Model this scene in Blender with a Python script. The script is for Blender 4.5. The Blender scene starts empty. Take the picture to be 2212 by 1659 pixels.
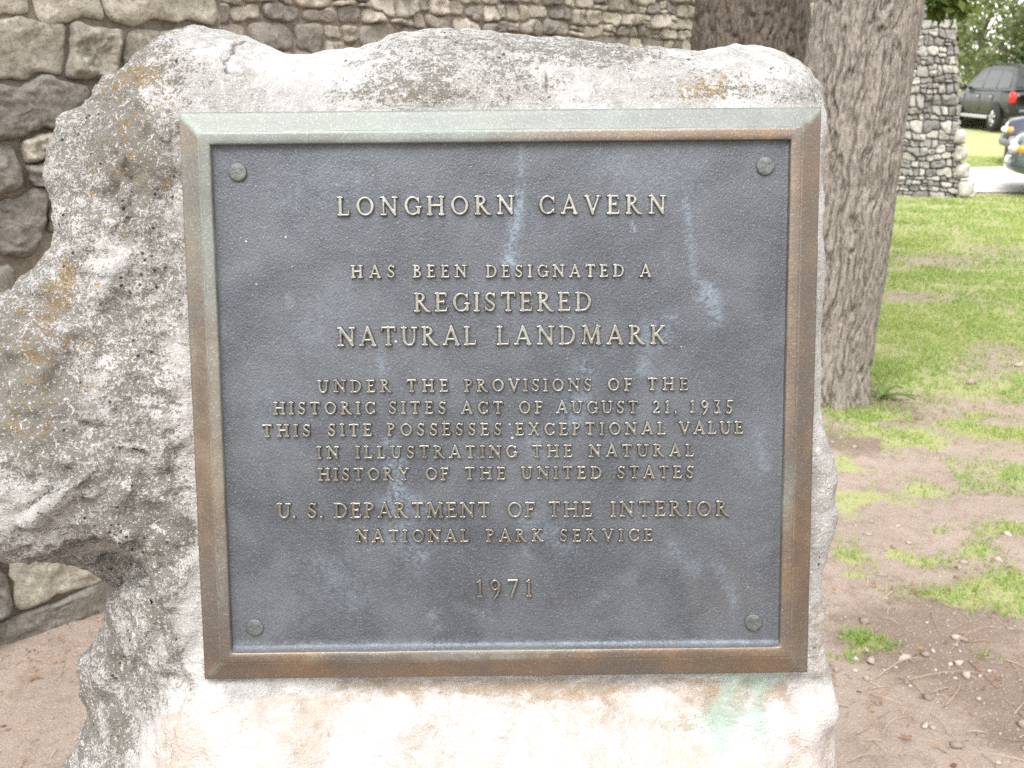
import bpy, math, random
import numpy as np
from mathutils import Matrix, Vector

# ------------------------------------------------------------------ camera, sky, sun, exposure
SC = bpy.context.scene
COL = SC.collection
F_PX, CX, CY = 2212.0, 1106.0, 829.5
PITCH, EYE = math.radians(16.8), 1.5

cam = bpy.data.cameras.new('camera')
cam.lens, cam.sensor_width, cam.clip_start, cam.clip_end = 36.0, 36.0, 0.02, 2000.0
cam.dof.use_dof = True
cam.dof.focus_distance = 1.0
cam.dof.aperture_fstop = 15.0
cam_o = bpy.data.objects.new('camera', cam)
COL.objects.link(cam_o)
cam_o.location = (0, 0, EYE)
cam_o.rotation_euler = (math.pi / 2 - PITCH, 0, 0)
SC.camera = cam_o

SUN_EL, SUN_AZ = math.radians(56), math.radians(200)      # azimuth clockwise from +Y
world = bpy.data.worlds.new('World')
SC.world = world
world.use_nodes = True
wn = world.node_tree
wn.nodes.clear()
sky = wn.nodes.new('ShaderNodeTexSky')
sky.sky_type = 'NISHITA'
sky.sun_disc = False
sky.sun_elevation, sky.sun_rotation = SUN_EL, SUN_AZ
sky.dust_density, sky.air_density = 1.0, 3.0
hs = wn.nodes.new('ShaderNodeHueSaturation')              # an overcast sky is nearly grey
hs.inputs['Saturation'].default_value = 0.10
bg = wn.nodes.new('ShaderNodeBackground')
bg.inputs['Strength'].default_value = 0.15
wo = wn.nodes.new('ShaderNodeOutputWorld')
wn.links.new(sky.outputs[0], hs.inputs['Color'])
wn.links.new(hs.outputs[0], bg.inputs['Color'])
wn.links.new(bg.outputs[0], wo.inputs['Surface'])

sun = bpy.data.lights.new('sun', 'SUN')
sun.energy, sun.angle, sun.color = 1.5, math.radians(35), (1.0, 0.95, 0.925)
sun_o = bpy.data.objects.new('sun', sun)
COL.objects.link(sun_o)
sd = Vector((math.sin(SUN_AZ) * math.cos(SUN_EL), math.cos(SUN_AZ) * math.cos(SUN_EL), math.sin(SUN_EL)))
sun_o.rotation_euler = sd.to_track_quat('Z', 'Y').to_euler()
sun_o.location = sd * 30

SC.view_settings.view_transform = 'Standard'
SC.view_settings.look = 'None'
SC.view_settings.exposure = 1.42
SC.view_settings.gamma = 1.0
SC.cycles.use_denoising = False      # the denoiser smears the fine grain of stone and bark

rnd = random.Random(5)
rng = np.random.default_rng(11)

# ------------------------------------------------------------------ picture measures -> places
FWD = np.array([0, math.cos(PITCH), -math.sin(PITCH)])
UPV = np.array([0, math.sin(PITCH), math.cos(PITCH)])
RGT = np.array([1.0, 0, 0])
EYEP = np.array([0, 0, EYE])

def ray(px, py):
    return FWD + RGT * ((px - CX) / F_PX) - UPV * ((py - CY) / F_PX)

def on_ground(px, py, z=0.0):
    d = ray(px, py)
    return EYEP + d * ((z - EYE) / d[2])

def at_y(px, py, y):
    d = ray(px, py)
    return EYEP + d * (y / d[1])

# pose of the plaque: centre and axes u (right), v (up), w (out of the face)
PC = np.array([-0.0083098, 0.96173443, 1.1920185])
PB = np.array([[0.99994021, -0.00918791, 0.00592888],
               [0.00746291, 0.17713585, -0.98415812],
               [0.00799214, 0.98414352, 0.17719383]])
PW, PH = 0.61, 0.55934

def on_plaque(px, py, w=0.0):
    """(u, v) where the sight line through a picture point meets the plane w of the plaque"""
    d = ray(px, py) @ PB
    e = (EYEP - PC) @ PB
    t = (w - e[2]) / d[2]
    return (e[0] + d[0] * t, e[1] + d[1] * t)

def pix_of(u, v, w):
    p = PC + np.stack([u, v, w], -1) @ PB.T - EYEP
    z = p @ FWD
    return CX + F_PX * (p @ RGT) / z, CY - F_PX * (p @ UPV) / z

# ------------------------------------------------------------------ numpy noise
def _hash(ix, iy, iz, seed):
    n = (ix * 374761393 + iy * 668265263 + iz * 2147483647 + seed * 974634777) & 0xFFFFFFFF
    n = ((n ^ (n >> 13)) * 1274126177) & 0xFFFFFFFF
    n = ((n ^ (n >> 16)) * 2246822519) & 0xFFFFFFFF
    return ((n ^ (n >> 15)) & 0xFFFFFF) / float(0xFFFFFF)

def vnoise(x, y, z, seed=0):
    x, y, z = np.broadcast_arrays(np.asarray(x, float), np.asarray(y, float), np.asarray(z, float))
    xi, yi, zi = np.floor(x).astype(np.int64), np.floor(y).astype(np.int64), np.floor(z).astype(np.int64)
    fx, fy, fz = x - xi, y - yi, z - zi
    fx, fy, fz = fx * fx * (3 - 2 * fx), fy * fy * (3 - 2 * fy), fz * fz * (3 - 2 * fz)
    r = 0
    for a in (0, 1):
        for b in (0, 1):
            for c in (0, 1):
                wgt = (fx if a else 1 - fx) * (fy if b else 1 - fy) * (fz if c else 1 - fz)
                r = r + wgt * _hash(xi + a, yi + b, zi + c, seed)
    return r * 2 - 1

def fbm(x, y, z, octaves=4, seed=0, gain=0.5):
    r, a, f = 0, 1.0, 1.0
    for o in range(octaves):
        r = r + a * vnoise(x * f, y * f, z * f, seed + o * 17)
        a *= gain
        f *= 2.03
    return r

def sstep(a, b, x):
    t = np.clip((x - a) / (b - a), 0, 1)
    return t * t * (3 - 2 * t)

# ------------------------------------------------------------------ object helpers
def tag(o, label=None, cat=None, group=None, kind=None):
    if label: o['label'] = label
    if cat: o['category'] = cat
    if group: o['group'] = group
    if kind: o['kind'] = kind
    return o

def empty(name, loc, rz=0.0):
    o = bpy.data.objects.new(name, None)
    o.empty_display_size = 0.1
    COL.objects.link(o)
    o.location = loc
    o.rotation_euler = (0, 0, rz)
    return o

def mesh_obj(name, verts, faces, mats, parent=None, smooth=True, loc=(0, 0, 0), mat_index=None, attrs=None):
    me = bpy.data.meshes.new(name)
    V = np.asarray(verts, dtype=np.float32).reshape(-1, 3)
    if isinstance(faces, np.ndarray):
        n, k = faces.shape
        me.vertices.add(len(V))
        me.vertices.foreach_set('co', V.ravel())
        me.loops.add(n * k)
        me.loops.foreach_set('vertex_index', faces.astype(np.int32).ravel())
        me.polygons.add(n)
        me.polygons.foreach_set('loop_start', np.arange(0, n * k, k, dtype=np.int32))
        me.update(calc_edges=True)
        me.validate()
    else:
        me.from_pydata([tuple(map(float, v)) for v in V], [], faces)
        me.update()
    for m in (mats if isinstance(mats, (list, tuple)) else [mats]):
        me.materials.append(m)
    if mat_index is not None:
        me.polygons.foreach_set('material_index', np.asarray(mat_index, dtype=np.int32))
    if smooth:
        me.polygons.foreach_set('use_smooth', np.ones(len(me.polygons), dtype=bool))
    for k, a in (attrs or {}).items():
        at = me.attributes.new(k, 'FLOAT', 'POINT')
        at.data.foreach_set('value', np.asarray(a, dtype=np.float32).ravel())
    o = bpy.data.objects.new(name, me)
    COL.objects.link(o)
    o.location = loc
    if parent is not None:
        o.parent = parent
    return o

class MB:
    """collects shapes for one mesh"""
    def __init__(s):
        s.v, s.f, s.m, s.tint = [], [], [], []
        s.n = 0
    def add(s, v, f, m=0, tint=0.0):
        v = np.asarray(v, float).reshape(-1, 3)
        s.v.append(v)
        s.f += [tuple(int(i) + s.n for i in q) for q in f]
        s.m += [m] * len(f)
        s.tint.append(np.full(len(v), tint))
        s.n += len(v)
    def grid(s, G, m=0, tint=0.0, close_u=False):
        h, w = G.shape[:2]
        f = []
        for i in range(h - 1):
            for j in range(w - 1 + (1 if close_u else 0)):
                k = (j + 1) % w
                f.append((i * w + j, i * w + k, (i + 1) * w + k, (i + 1) * w + j))
        s.add(G.reshape(-1, 3), f, m, tint)
    def box(s, c, d, m=0, tint=0.0, bevel=0.0, rot=None):
        c = np.asarray(c, float); d = np.asarray(d, float) / 2
        if bevel <= 0:
            v = np.array([[x, y, z] for x in (-1, 1) for y in (-1, 1) for z in (-1, 1)]) * d
            f = [(0, 1, 3, 2), (4, 6, 7, 5), (0, 4, 5, 1), (2, 3, 7, 6), (0, 2, 6, 4), (1, 5, 7, 3)]
        else:
            b = min(bevel, d.min() * 0.98)
            ring, v = [], []
            for z, ins in ((-d[2], b), (-d[2] + b, 0), (d[2] - b, 0), (d[2], b)):
                for sx, sy in ((1, 1), (-1, 1), (-1, -1), (1, -1)):
                    X, Y = d[0] - ins, d[1] - ins
                    p = [(X, Y - b), (X - b, Y)]
                    if sx * sy < 0: p = p[::-1]
                    for q in p: v.append((sx * q[0], sy * q[1], z))
            v = np.array(v)
            f = [tuple(range(7, -1, -1)), tuple(range(24, 32))]
            for k in range(3):
                for j in range(8):
                    f.append((k * 8 + j, k * 8 + (j + 1) % 8, (k + 1) * 8 + (j + 1) % 8, (k + 1) * 8 + j))
        if rot is not None:
            v = v @ np.asarray(rot).T
        s.add(v + c, f, m, tint)
    def tube(s, pts, rad, seg=8, m=0, tint=0.0):
        pts = np.asarray(pts, float)
        n = len(pts)
        rad = np.broadcast_to(np.asarray(rad, float), (n,))
        T = np.gradient(pts, axis=0)
        T /= np.linalg.norm(T, axis=1)[:, None] + 1e-12
        ref = np.array([0, 0, 1.0]) if abs(T[0][2]) < 0.8 else np.array([1.0, 0, 0])
        rows = []
        for i in range(n):
            a = np.cross(ref, T[i]); a /= np.linalg.norm(a) + 1e-12
            b = np.cross(T[i], a)
            ref = b if False else ref
            th = np.linspace(0, 2 * np.pi, seg, endpoint=False)
            rows.append(pts[i] + rad[i] * (np.cos(th)[:, None] * a + np.sin(th)[:, None] * b))
        G = np.array(rows)
        s.grid(G, m, tint, close_u=True)
        s.f.append(tuple(s.n - seg + j for j in range(seg))); s.m.append(m)
        k0 = s.n - n * seg
        s.f.append(tuple(k0 + j for j in range(seg - 1, -1, -1))); s.m.append(m)
    def lathe(s, prof, seg=24, axis='y', c=(0, 0, 0), m=0):
        th = np.linspace(0, 2 * np.pi, seg, endpoint=False)
        rows = []
        for r, h in prof:
            if axis == 'y': p = np.stack([r * np.cos(th), np.full(seg, h), r * np.sin(th)], -1)
            elif axis == 'x': p = np.stack([np.full(seg, h), r * np.cos(th), r * np.sin(th)], -1)
            else: p = np.stack([r * np.cos(th), r * np.sin(th), np.full(seg, h)], -1)
            rows.append(p + np.asarray(c, float))
        s.grid(np.array(rows), m, 0.0, close_u=True)
    def build(s, name, mats, parent=None, smooth=False, loc=(0, 0, 0)):
        V = np.concatenate(s.v)
        return mesh_obj(name, V, s.f, mats, parent, smooth, loc, s.m, {'tint': np.concatenate(s.tint)})

# ------------------------------------------------------------------ material helpers
class NT:
    def __init__(s, name):
        s.mat = bpy.data.materials.new(name)
        s.mat.use_nodes = True
        s.t = s.mat.node_tree
        s.b = s.t.nodes['Principled BSDF']
        s.tc = None
    def n(s, typ, **kw):
        o = s.t.nodes.new(typ)
        for k, v in kw.items(): setattr(o, k, v)
        return o
    def _in(s, sock, v):
        if isinstance(v, bpy.types.NodeSocket): s.t.links.new(v, sock)
        elif v is not None:
            if isinstance(v, (tuple, list)) and len(v) == 3 and sock.type == 'RGBA': v = (*v, 1)
            sock.default_value = v
    def co(s, scale=None, loc=None):
        if s.tc is None: s.tc = s.n('ShaderNodeTexCoord')
        if scale is None and loc is None: return s.tc.outputs['Object']
        m = s.n('ShaderNodeMapping')
        s._in(m.inputs[0], s.tc.outputs['Object'])
        if scale is not None: m.inputs['Scale'].default_value = scale
        if loc is not None: m.inputs['Location'].default_value = loc
        return m.outputs[0]
    def noise(s, scale, detail=4, rough=0.55, co=None, dist=0.0):
        o = s.n('ShaderNodeTexNoise')
        s._in(o.inputs['Vector'], co if co is not None else s.co())
        o.inputs['Scale'].default_value = scale
        o.inputs['Detail'].default_value = detail
        o.inputs['Roughness'].default_value = rough
        o.inputs['Distortion'].default_value = dist
        return o.outputs['Fac']
    def vor(s, scale, co=None, feature='F1', out='Distance', rand=1.0):
        o = s.n('ShaderNodeTexVoronoi', feature=feature)
        s._in(o.inputs['Vector'], co if co is not None else s.co())
        o.inputs['Scale'].default_value = scale
        o.inputs['Randomness'].default_value = rand
        return o.outputs[out]
    def ramp(s, x, a, b, lo=0.0, hi=1.0):
        o = s.n('ShaderNodeMapRange')
        o.interpolation_type = 'SMOOTHSTEP'
        s._in(o.inputs['Value'], x); s._in(o.inputs['From Min'], a); s._in(o.inputs['From Max'], b)
        o.inputs['To Min'].default_value = lo; o.inputs['To Max'].default_value = hi
        return o.outputs[0]
    def m(s, op, a, b=None, clamp=False):
        o = s.n('ShaderNodeMath', operation=op, use_clamp=clamp)
        s._in(o.inputs[0], a)
        if b is not None: s._in(o.inputs[1], b)
        return o.outputs[0]
    def mix(s, f, a, b, mode='MIX'):
        o = s.n('ShaderNodeMix', data_type='RGBA', blend_type=mode)
        s._in(o.inputs[0], f); s._in(o.inputs[6], a); s._in(o.inputs[7], b)
        return o.outputs[2]
    def attr(s, name):
        o = s.n('ShaderNodeAttribute', attribute_name=name)
        return o.outputs['Fac']
    def bump(s, h, strength=0.5, dist=0.01, normal=None):
        o = s.n('ShaderNodeBump')
        s._in(o.inputs['Height'], h)
        o.inputs['Strength'].default_value = strength
        o.inputs['Distance'].default_value = dist
        if normal is not None: s._in(o.inputs['Normal'], normal)
        return o.outputs[0]
    def done(s, col, rough=0.8, metal=0.0, normal=None, spec=None):
        s._in(s.b.inputs['Base Color'], col)
        s._in(s.b.inputs['Roughness'], rough)
        s._in(s.b.inputs['Metallic'], metal)
        if spec is not None: s._in(s.b.inputs['Specular IOR Level'], spec)
        if normal is not None: s.t.links.new(normal, s.b.inputs['Normal'])
        return s.mat

def simple(name, col, rough=0.6, metal=0.0, var=0.15, scale=8.0, spec=None, coat=0.0):
    t = NT(name)
    n = t.noise(scale, 5, 0.6)
    c = t.mix(n, tuple(c * (1 - var) for c in col), tuple(min(1, c * (1 + var)) for c in col))
    r = t.ramp(t.noise(scale * 3, 4, 0.6), 0.3, 0.7, max(0.02, rough - 0.08), min(1, rough + 0.08))
    if coat: t.b.inputs['Coat Weight'].default_value = coat
    return t.done(c, r, metal, spec=spec)

# ---- limestone of the boulder
def mat_limestone():
    t = NT('weathered_limestone')
    warp = t.co()
    big = t.noise(9, 5, 0.6, dist=0.6)
    med = t.noise(42, 6, 0.65, dist=0.4)
    fine = t.noise(170, 6, 0.72)
    fine2 = t.noise(330, 4, 0.7)
    strat = t.noise(60, 5, 0.65, t.co((0.35, 1.2, 1.8)), 0.8)
    c = t.mix(t.ramp(big, 0.35, 0.65), (0.345, 0.335, 0.322), (0.51, 0.495, 0.485))
    c = t.mix(t.ramp(med, 0.48, 0.62, 0, 0.7), c, (0.27, 0.26, 0.245))
    li = t.attr('lichen')
    c = t.mix(t.m('MULTIPLY', li, t.ramp(t.noise(17, 6, 0.7, t.co(loc=(5, 8, 2)), 0.8), 0.36, 0.60, 0.15, 0.95), True), c, (0.275, 0.265, 0.25))
    spk = t.noise(430, 3, 0.65)
    spk2 = t.noise(210, 4, 0.7, t.co(loc=(6, 3, 2)))
    mod = t.m('ADD', t.m('MULTIPLY', t.noise(55, 6, 0.7, t.co(loc=(1, 7, 3)), 0.6), 0.55), t.m('MULTIPLY', strat, 0.45))
    dens = t.m('ADD', t.m('MULTIPLY', li, 0.34), t.m('MULTIPLY', t.m('SUBTRACT', mod, 0.5), 0.75))
    g1 = t.m('ADD', t.m('ADD', t.m('MULTIPLY', spk, 0.55), t.m('MULTIPLY', spk2, 0.45)), dens)
    sp = t.ramp(g1, 0.70, 0.80, 0, 0.85)
    c = t.mix(t.m('MULTIPLY', t.ramp(dens, 0.12, 0.36, 0, 0.5), li), c, (0.24, 0.23, 0.212))
    c = t.mix(sp, c, t.mix(fine2, (0.105, 0.098, 0.085), (0.18, 0.167, 0.14)))
    wsp = t.ramp(t.noise(300, 3, 0.65, t.co(loc=(8, 8, 1))), 0.59, 0.65, 0, 0.75)
    c = t.mix(wsp, c, (0.60, 0.585, 0.565))
    oc = t.attr('ochre')
    om = t.m('ADD', t.m('MULTIPLY', t.noise(34, 7, 0.75, t.co(loc=(3, 1, 2)), 0.7), 0.6), t.m('MULTIPLY', t.noise(230, 4, 0.7, t.co(loc=(3, 1, 2))), 0.5))
    om = t.ramp(t.m('ADD', om, t.m('MULTIPLY', oc, 0.20)), 0.655, 0.715, 0, 0.8)
    om = t.m('MULTIPLY', om, t.ramp(t.m('ADD', oc, t.m('MULTIPLY', li, 0.2)), 0.02, 0.25))
    c = t.mix(om, c, t.mix(fine, (0.135, 0.09, 0.035), (0.30, 0.195, 0.075)))
    # small bright lichen dots
    yv = t.vor(38, t.co(loc=(7, 2, 5)))
    ym = t.m('MULTIPLY', t.ramp(t.m('ADD', yv, t.m('MULTIPLY', spk2, 0.15)), 0.13, 0.20, 1, 0), t.ramp(t.noise(7, 2, 0.5, t.co(loc=(1, 9, 4))), 0.54, 0.62))
    c = t.mix(t.m('MULTIPLY', ym, t.m('MULTIPLY', li, 0.9)), c, (0.36, 0.23, 0.05))
    wv = t.noise(60, 6, 0.75, t.co(loc=(4, 4, 1)), 1.0)
    c = t.mix(t.ramp(wv, 0.585, 0.66, 0, 0.8), c, (0.62, 0.605, 0.585))
    # clean, water washed foot
    cl = t.attr('clean')
    pink = t.mix(t.ramp(t.noise(14, 6, 0.65, t.co(loc=(2, 2, 8)), 0.5), 0.40, 0.66), (0.50, 0.472, 0.465), (0.46, 0.385, 0.34))
    pink = t.mix(t.ramp(t.noise(90, 6, 0.7), 0.54, 0.70, 0, 0.55), pink, (0.40, 0.315, 0.25))
    pink = t.mix(t.ramp(t.noise(24, 6, 0.7, t.co(loc=(9, 2, 8)), 0.8), 0.48, 0.64, 0, 0.65), pink, (0.36, 0.31, 0.265))
    pink = t.mix(t.ramp(t.noise(48, 6, 0.75, t.co(loc=(1, 2, 3)), 0.6), 0.54, 0.64, 0, 0.7), pink, (0.60, 0.575, 0.56))
    edge = t.m('ADD', cl, t.m('MULTIPLY', t.m('SUBTRACT', med, 0.5), 1.1))
    c = t.mix(t.ramp(edge, 0.40, 0.62), c, pink)
    br = t.attr('brown')
    bm = t.ramp(t.m('ADD', br, t.m('MULTIPLY', t.m('SUBTRACT', t.noise(55, 7, 0.72, t.co((1, 1, 2.4))), 0.5), 1.3)), 0.35, 0.75, 0, 0.8)
    c = t.mix(bm, c, (0.26, 0.205, 0.135))
    cu = t.attr('copper')
    cm = t.ramp(t.m('ADD', cu, t.m('MULTIPLY', t.m('SUBTRACT', t.noise(42, 7, 0.74, t.co((1.3, 1, .45))), 0.5), 1.9)), 0.40, 1.1, 0, 0.62)
    c = t.mix(cm, c, (0.28, 0.41, 0.355))
    cr = t.attr('crack')
    c = t.mix(t.ramp(cr, 0.3, 0.8, 0, 0.8), c, (0.12, 0.105, 0.085))
    # pinholes
    pv = t.vor(30, t.co(loc=(9, 9, 3)))
    pm = t.m('MULTIPLY', t.ramp(pv, 0.055, 0.075, 1, 0), t.ramp(t.attr('pits'), 0.3, 0.5))
    pm = t.m('MULTIPLY', pm, t.m('SUBTRACT', 1.0, cl, True))
    pv2 = t.m('MULTIPLY', t.ramp(t.vor(85, t.co(loc=(2, 9, 3))), 0.10, 0.16, 1, 0), t.ramp(t.m('ADD', t.noise(16, 3, 0.6, t.co(loc=(5, 1, 7))), t.m('MULTIPLY', li, 0.12)), 0.60, 0.66))
    pm = t.m('MAXIMUM', pm, t.m('MULTIPLY', pv2, t.m('MULTIPLY', t.m('SUBTRACT', 1.0, cl, True), 0.85)))
    c = t.mix(pm, c, (0.03, 0.028, 0.025))
    h = t.m('ADD', t.m('ADD', t.m('MULTIPLY', fine, 0.6), t.m('MULTIPLY', spk, 0.25)), t.m('ADD', t.m('MULTIPLY', med, 0.9), t.m('MULTIPLY', strat, 0.5)))
    h = t.m('SUBTRACT', h, t.m('MULTIPLY', sp, 0.25))
    h = t.m('SUBTRACT', h, t.m('ADD', t.m('MULTIPLY', pm, 1.0), t.m('MULTIPLY', cr, 0.7)))
    return t.done(c, 0.93, 0.0, t.bump(h, 0.9, 0.007), spec=0.2)

def mat_wall_stone(name, base, dark, pale, scale=1.0, lich=0.3):
    t = NT(name)
    ti = t.attr('tint')
    n1 = t.noise(7 * scale, 6, 0.65, dist=0.5)
    n2 = t.noise(60 * scale, 6, 0.7)
    n3 = t.noise(24 * scale, 6, 0.7, t.co(loc=(3, 3, 3)))
    c = t.mix(t.ramp(n1, 0.3, 0.7), base, pale)
    c = t.mix(t.ramp(n2, 0.46, 0.66, 0, 0.75), c, dark)
    c = t.mix(t.ramp(n3, 0.62 - 0.1 * lich, 0.74, 0, 0.7), c, tuple(min(1, 1.7 * x) for x in pale))
    c = t.mix(1.0, c, t.mix(t.ramp(ti, 0.0, 1.0), (0.62, 0.60, 0.60), (1.3, 1.26, 1.18)), 'MULTIPLY')
    h = t.m('ADD', t.m('MULTIPLY', n2, 0.5), n3)
    return t.done(c, 0.92, 0, t.bump(h, 0.7, 0.012 / scale), spec=0.2)

def mat_mortar(name, col):
    t = NT(name)
    n = t.noise(30, 6, 0.7)
    c = t.mix(t.ramp(n, 0.3, 0.7), tuple(x * 0.7 for x in col), tuple(x * 1.25 for x in col))
    return t.done(c, 0.95, 0, t.bump(t.noise(90, 6, 0.7), 0.7, 0.01), spec=0.1)

def mat_bark(name, a, b, moss):
    t = NT(name)
    st = t.noise(85, 5, 0.7, t.co((1, 1, 0.22)), 0.6)
    fi = t.noise(170, 5, 0.7, t.co((1, 1, 0.25)))
    c = t.mix(t.ramp(st, 0.38, 0.58), a, b)
    c = t.mix(t.ramp(fi, 0.52, 0.68, 0, 0.65), c, tuple(x * 1.5 for x in b))
    m = t.ramp(t.noise(5.5, 6, 0.7, t.co(loc=(2, 5, 1))), 0.60, 0.72, 0, 0.55)
    c = t.mix(m, c, moss)
    h = t.m('ADD', st, t.m('MULTIPLY', fi, 0.4))
    return t.done(c, 0.93, 0, t.bump(h, 0.8, 0.012), spec=0.15)

def mat_leaf(name, a, b, trans=0.35):
    t = NT(name)
    ti = t.attr('tint')
    c = t.mix(ti, a, b)
    m = t.done(c, 0.6, 0, spec=0.25)
    tr = t.n('ShaderNodeBsdfTranslucent')
    t._in(tr.inputs['Color'], t.mix(1.0, c, (1.5, 1.5, 0.8), 'MULTIPLY'))
    mx = t.n('ShaderNodeMixShader')
    mx.inputs[0].default_value = trans
    t.t.links.new(t.b.outputs[0], mx.inputs[1]); t.t.links.new(tr.outputs[0], mx.inputs[2])
    t.t.links.new(mx.outputs[0], t.t.nodes['Material Output'].inputs['Surface'])
    return m

# ------------------------------------------------------------------ ground
def mat_ground():
    t = NT('dirt_and_turf')
    g = t.attr('green')
    rd = t.attr('dark')
    n1 = t.noise(2.2, 6, 0.6)
    n2 = t.noise(14, 6, 0.68)
    n3 = t.noise(140, 6, 0.75)
    c = t.mix(t.ramp(n1, 0.35, 0.68), (0.35, 0.282, 0.236), (0.30, 0.24, 0.198))
    c = t.mix(t.ramp(n2, 0.46, 0.66, 0, 0.6), c, (0.225, 0.17, 0.135))
    c = t.mix(t.ramp(t.m('ADD', rd, t.m('MULTIPLY', t.m('SUBTRACT', n2, 0.5), 1.0)), 0.3, 0.8, 0, 0.7), c, (0.165, 0.122, 0.097))
    c = t.mix(t.ramp(n3, 0.54, 0.66, 0, 0.75), c, (0.44, 0.37, 0.315))
    c = t.mix(t.ramp(t.noise(110, 5, 0.75, t.co(loc=(5, 5, 5))), 0.56, 0.66, 0, 0.6), c, (0.15, 0.11, 0.085))
    c = t.mix(t.ramp(t.vor(60), 0.12, 0.2, 0.35, 0), c, (0.50, 0.43, 0.37))
    grass = t.mix(t.ramp(n2, 0.35, 0.65), (0.29, 0.315, 0.13), (0.37, 0.38, 0.18))
    gm = t.ramp(t.m('ADD', g, t.m('MULTIPLY', t.m('SUBTRACT', t.noise(9, 7, 0.75), 0.5), 0.9)), 0.42, 0.78, 0, 0.85)
    c = t.mix(gm, c, grass)
    h = t.m('ADD', n3, t.m('MULTIPLY', n2, 1.2))
    return t.done(c, 0.95, 0, t.bump(h, 0.7, 0.012), spec=0.1)

def ground_z(x, y):
    return 0.018 * fbm(x * 0.9, y * 0.9, 0.3, 4, 3) * sstep(1.2, 2.2, np.hypot(x, y)) + 0.006 * vnoise(x * 7, y * 7, 0.1, 9)

tuft_px = [(1960, 950, .22), (2090, 925, .20), (2185, 945, .22), (1800, 1005, .12), (2018, 1147, .05), (2062, 1292, .12),
           (2150, 1275, .16), (1840, 1075, .16), (1995, 1060, .10), (2180, 1030, .14), (1880, 905, .20), (1850, 1200, .05),
           (1840, 1240, .05), (1865, 1395, .06), (2110, 1190, .07), (1800, 1232, .03), (1930, 1195, .08), (2190, 1150, .10),
           (2000, 1215, .07), (2120, 1420, .04), (2195, 1330, .05), (1830, 1440, .04)]
tufts = [(*on_ground(a, b)[:2], r) for a, b, r in tuft_px]
bare = [(*on_ground(a, b)[:2], r) for a, b, r in [(2020, 560, .5), (2110, 760, .35), (2000, 690, .25), (1960, 640, .3), (2170, 545, .4), (1790, 900, .30), (1990, 880, .25)]]

def greenness(x, y):
    d = y + 0.22 * (x - 1.5)
    sp_ = .55 * sstep(.35, .62, vnoise(x * 4.5, y * 4.5, 3.0, 71)) * sstep(2.3, 3.2, d)
    g = sstep(3.3, 6.0, d + 0.75 * fbm(x * 1.6, y * 1.6, 1.0, 4, 21)) * 0.97
    g = g * (0.90 + 0.42 * fbm(x * 2.1, y * 2.1, 4.0, 3, 33) * (1 - sstep(6, 11, y)))
    g = g * sstep(0.55, 1.3, x + 0.25 * fbm(x, y, 2.0, 2, 8))
    g = np.maximum(g, sp_ * sstep(.5, .8, x))
    for a, b, r in bare:
        g = g * (1 - 0.45 * np.exp(-((x - a) ** 2 + (y - b) ** 2) / (r * r)))
    for a, b, r in tufts:
        r = r * (1.15 + .9 * fbm(x * 9, y * 9, a, 2, 61))
        r = np.maximum(r, .008)
        g = np.maximum(g, np.exp(-(((x - a) / r) ** 2 + ((y - b) / (r * 0.8)) ** 2) * 1.2))
    return np.clip(g, 0, 1)

xs = np.unique(np.concatenate([np.arange(-3, 9, 0.05), np.linspace(-400, -3, 40), np.linspace(9, 400, 60)]))
ys = np.unique(np.concatenate([np.arange(0, 10, 0.05), np.arange(10, 22, 0.25), np.linspace(-300, 0, 40), np.linspace(22, 600, 60)]))
GX, GY = np.meshgrid(xs, ys)
near = (1 - sstep(20, 30, np.hypot(GX, GY)))
GZ = ground_z(GX, GY) * near - 0.05 * (1 - near)
dk = np.zeros_like(GX)
for a, b, r in [(2000, 1390, .30), (2150, 1480, .28), (2080, 1340, .25), (1900, 890, .25), (1840, 960, .2), (2180, 1600, .12)]:
    p = on_ground(a, b); dk = np.maximum(dk, np.exp(-((GX - p[0]) ** 2 + (GY - p[1]) ** 2) / r ** 2))
h, w = GX.shape
idx = np.arange(h * w).reshape(h, w)
GF = np.stack([idx[:-1, :-1], idx[:-1, 1:], idx[1:, 1:], idx[1:, :-1]], -1).reshape(-1, 4)
ground = mesh_obj('ground', np.stack([GX, GY, GZ], -1), GF, mat_ground(),
                  attrs={'green': greenness(GX, GY), 'dark': dk})
tag(ground, kind='structure')

def mat_gravel_road():
    t = NT('pale_gravel_road')
    n = t.noise(6, 7, 0.7)
    c = t.mix(t.ramp(n, 0.35, 0.65), (0.52, 0.49, 0.45), (0.66, 0.63, 0.60))
    c = t.mix(t.ramp(t.noise(40, 5, 0.7), 0.58, 0.7, 0, 0.4), c, (0.35, 0.31, 0.27))
    return t.done(c, 0.95, 0, t.bump(t.noise(60, 5, 0.7), 0.5, 0.01), spec=0.1)
rx = np.linspace(3.0, 60, 160)
rows = []
for k, f in enumerate(np.linspace(0, 1, 9)):
    yn = 13.75 + 0.16 * fbm(rx * 0.8, 0, 0.0, 3, 4) + 0.012 * (rx - 6)
    yf = 17.2 + 0.30 * fbm(rx * 0.6, 5, 0.0, 3, 6) + 0.05 * (rx - 6)
    yy = yn + (yf - yn) * f
    rows.append(np.stack([rx, yy, np.full_like(rx, 0.032) - 0.02 * (f in (0.0, 1.0))], -1))
RG = np.array(rows)
mb = MB(); mb.grid(RG)
tag(mb.build('driveway', mat_gravel_road(), smooth=True), kind='structure')

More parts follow.
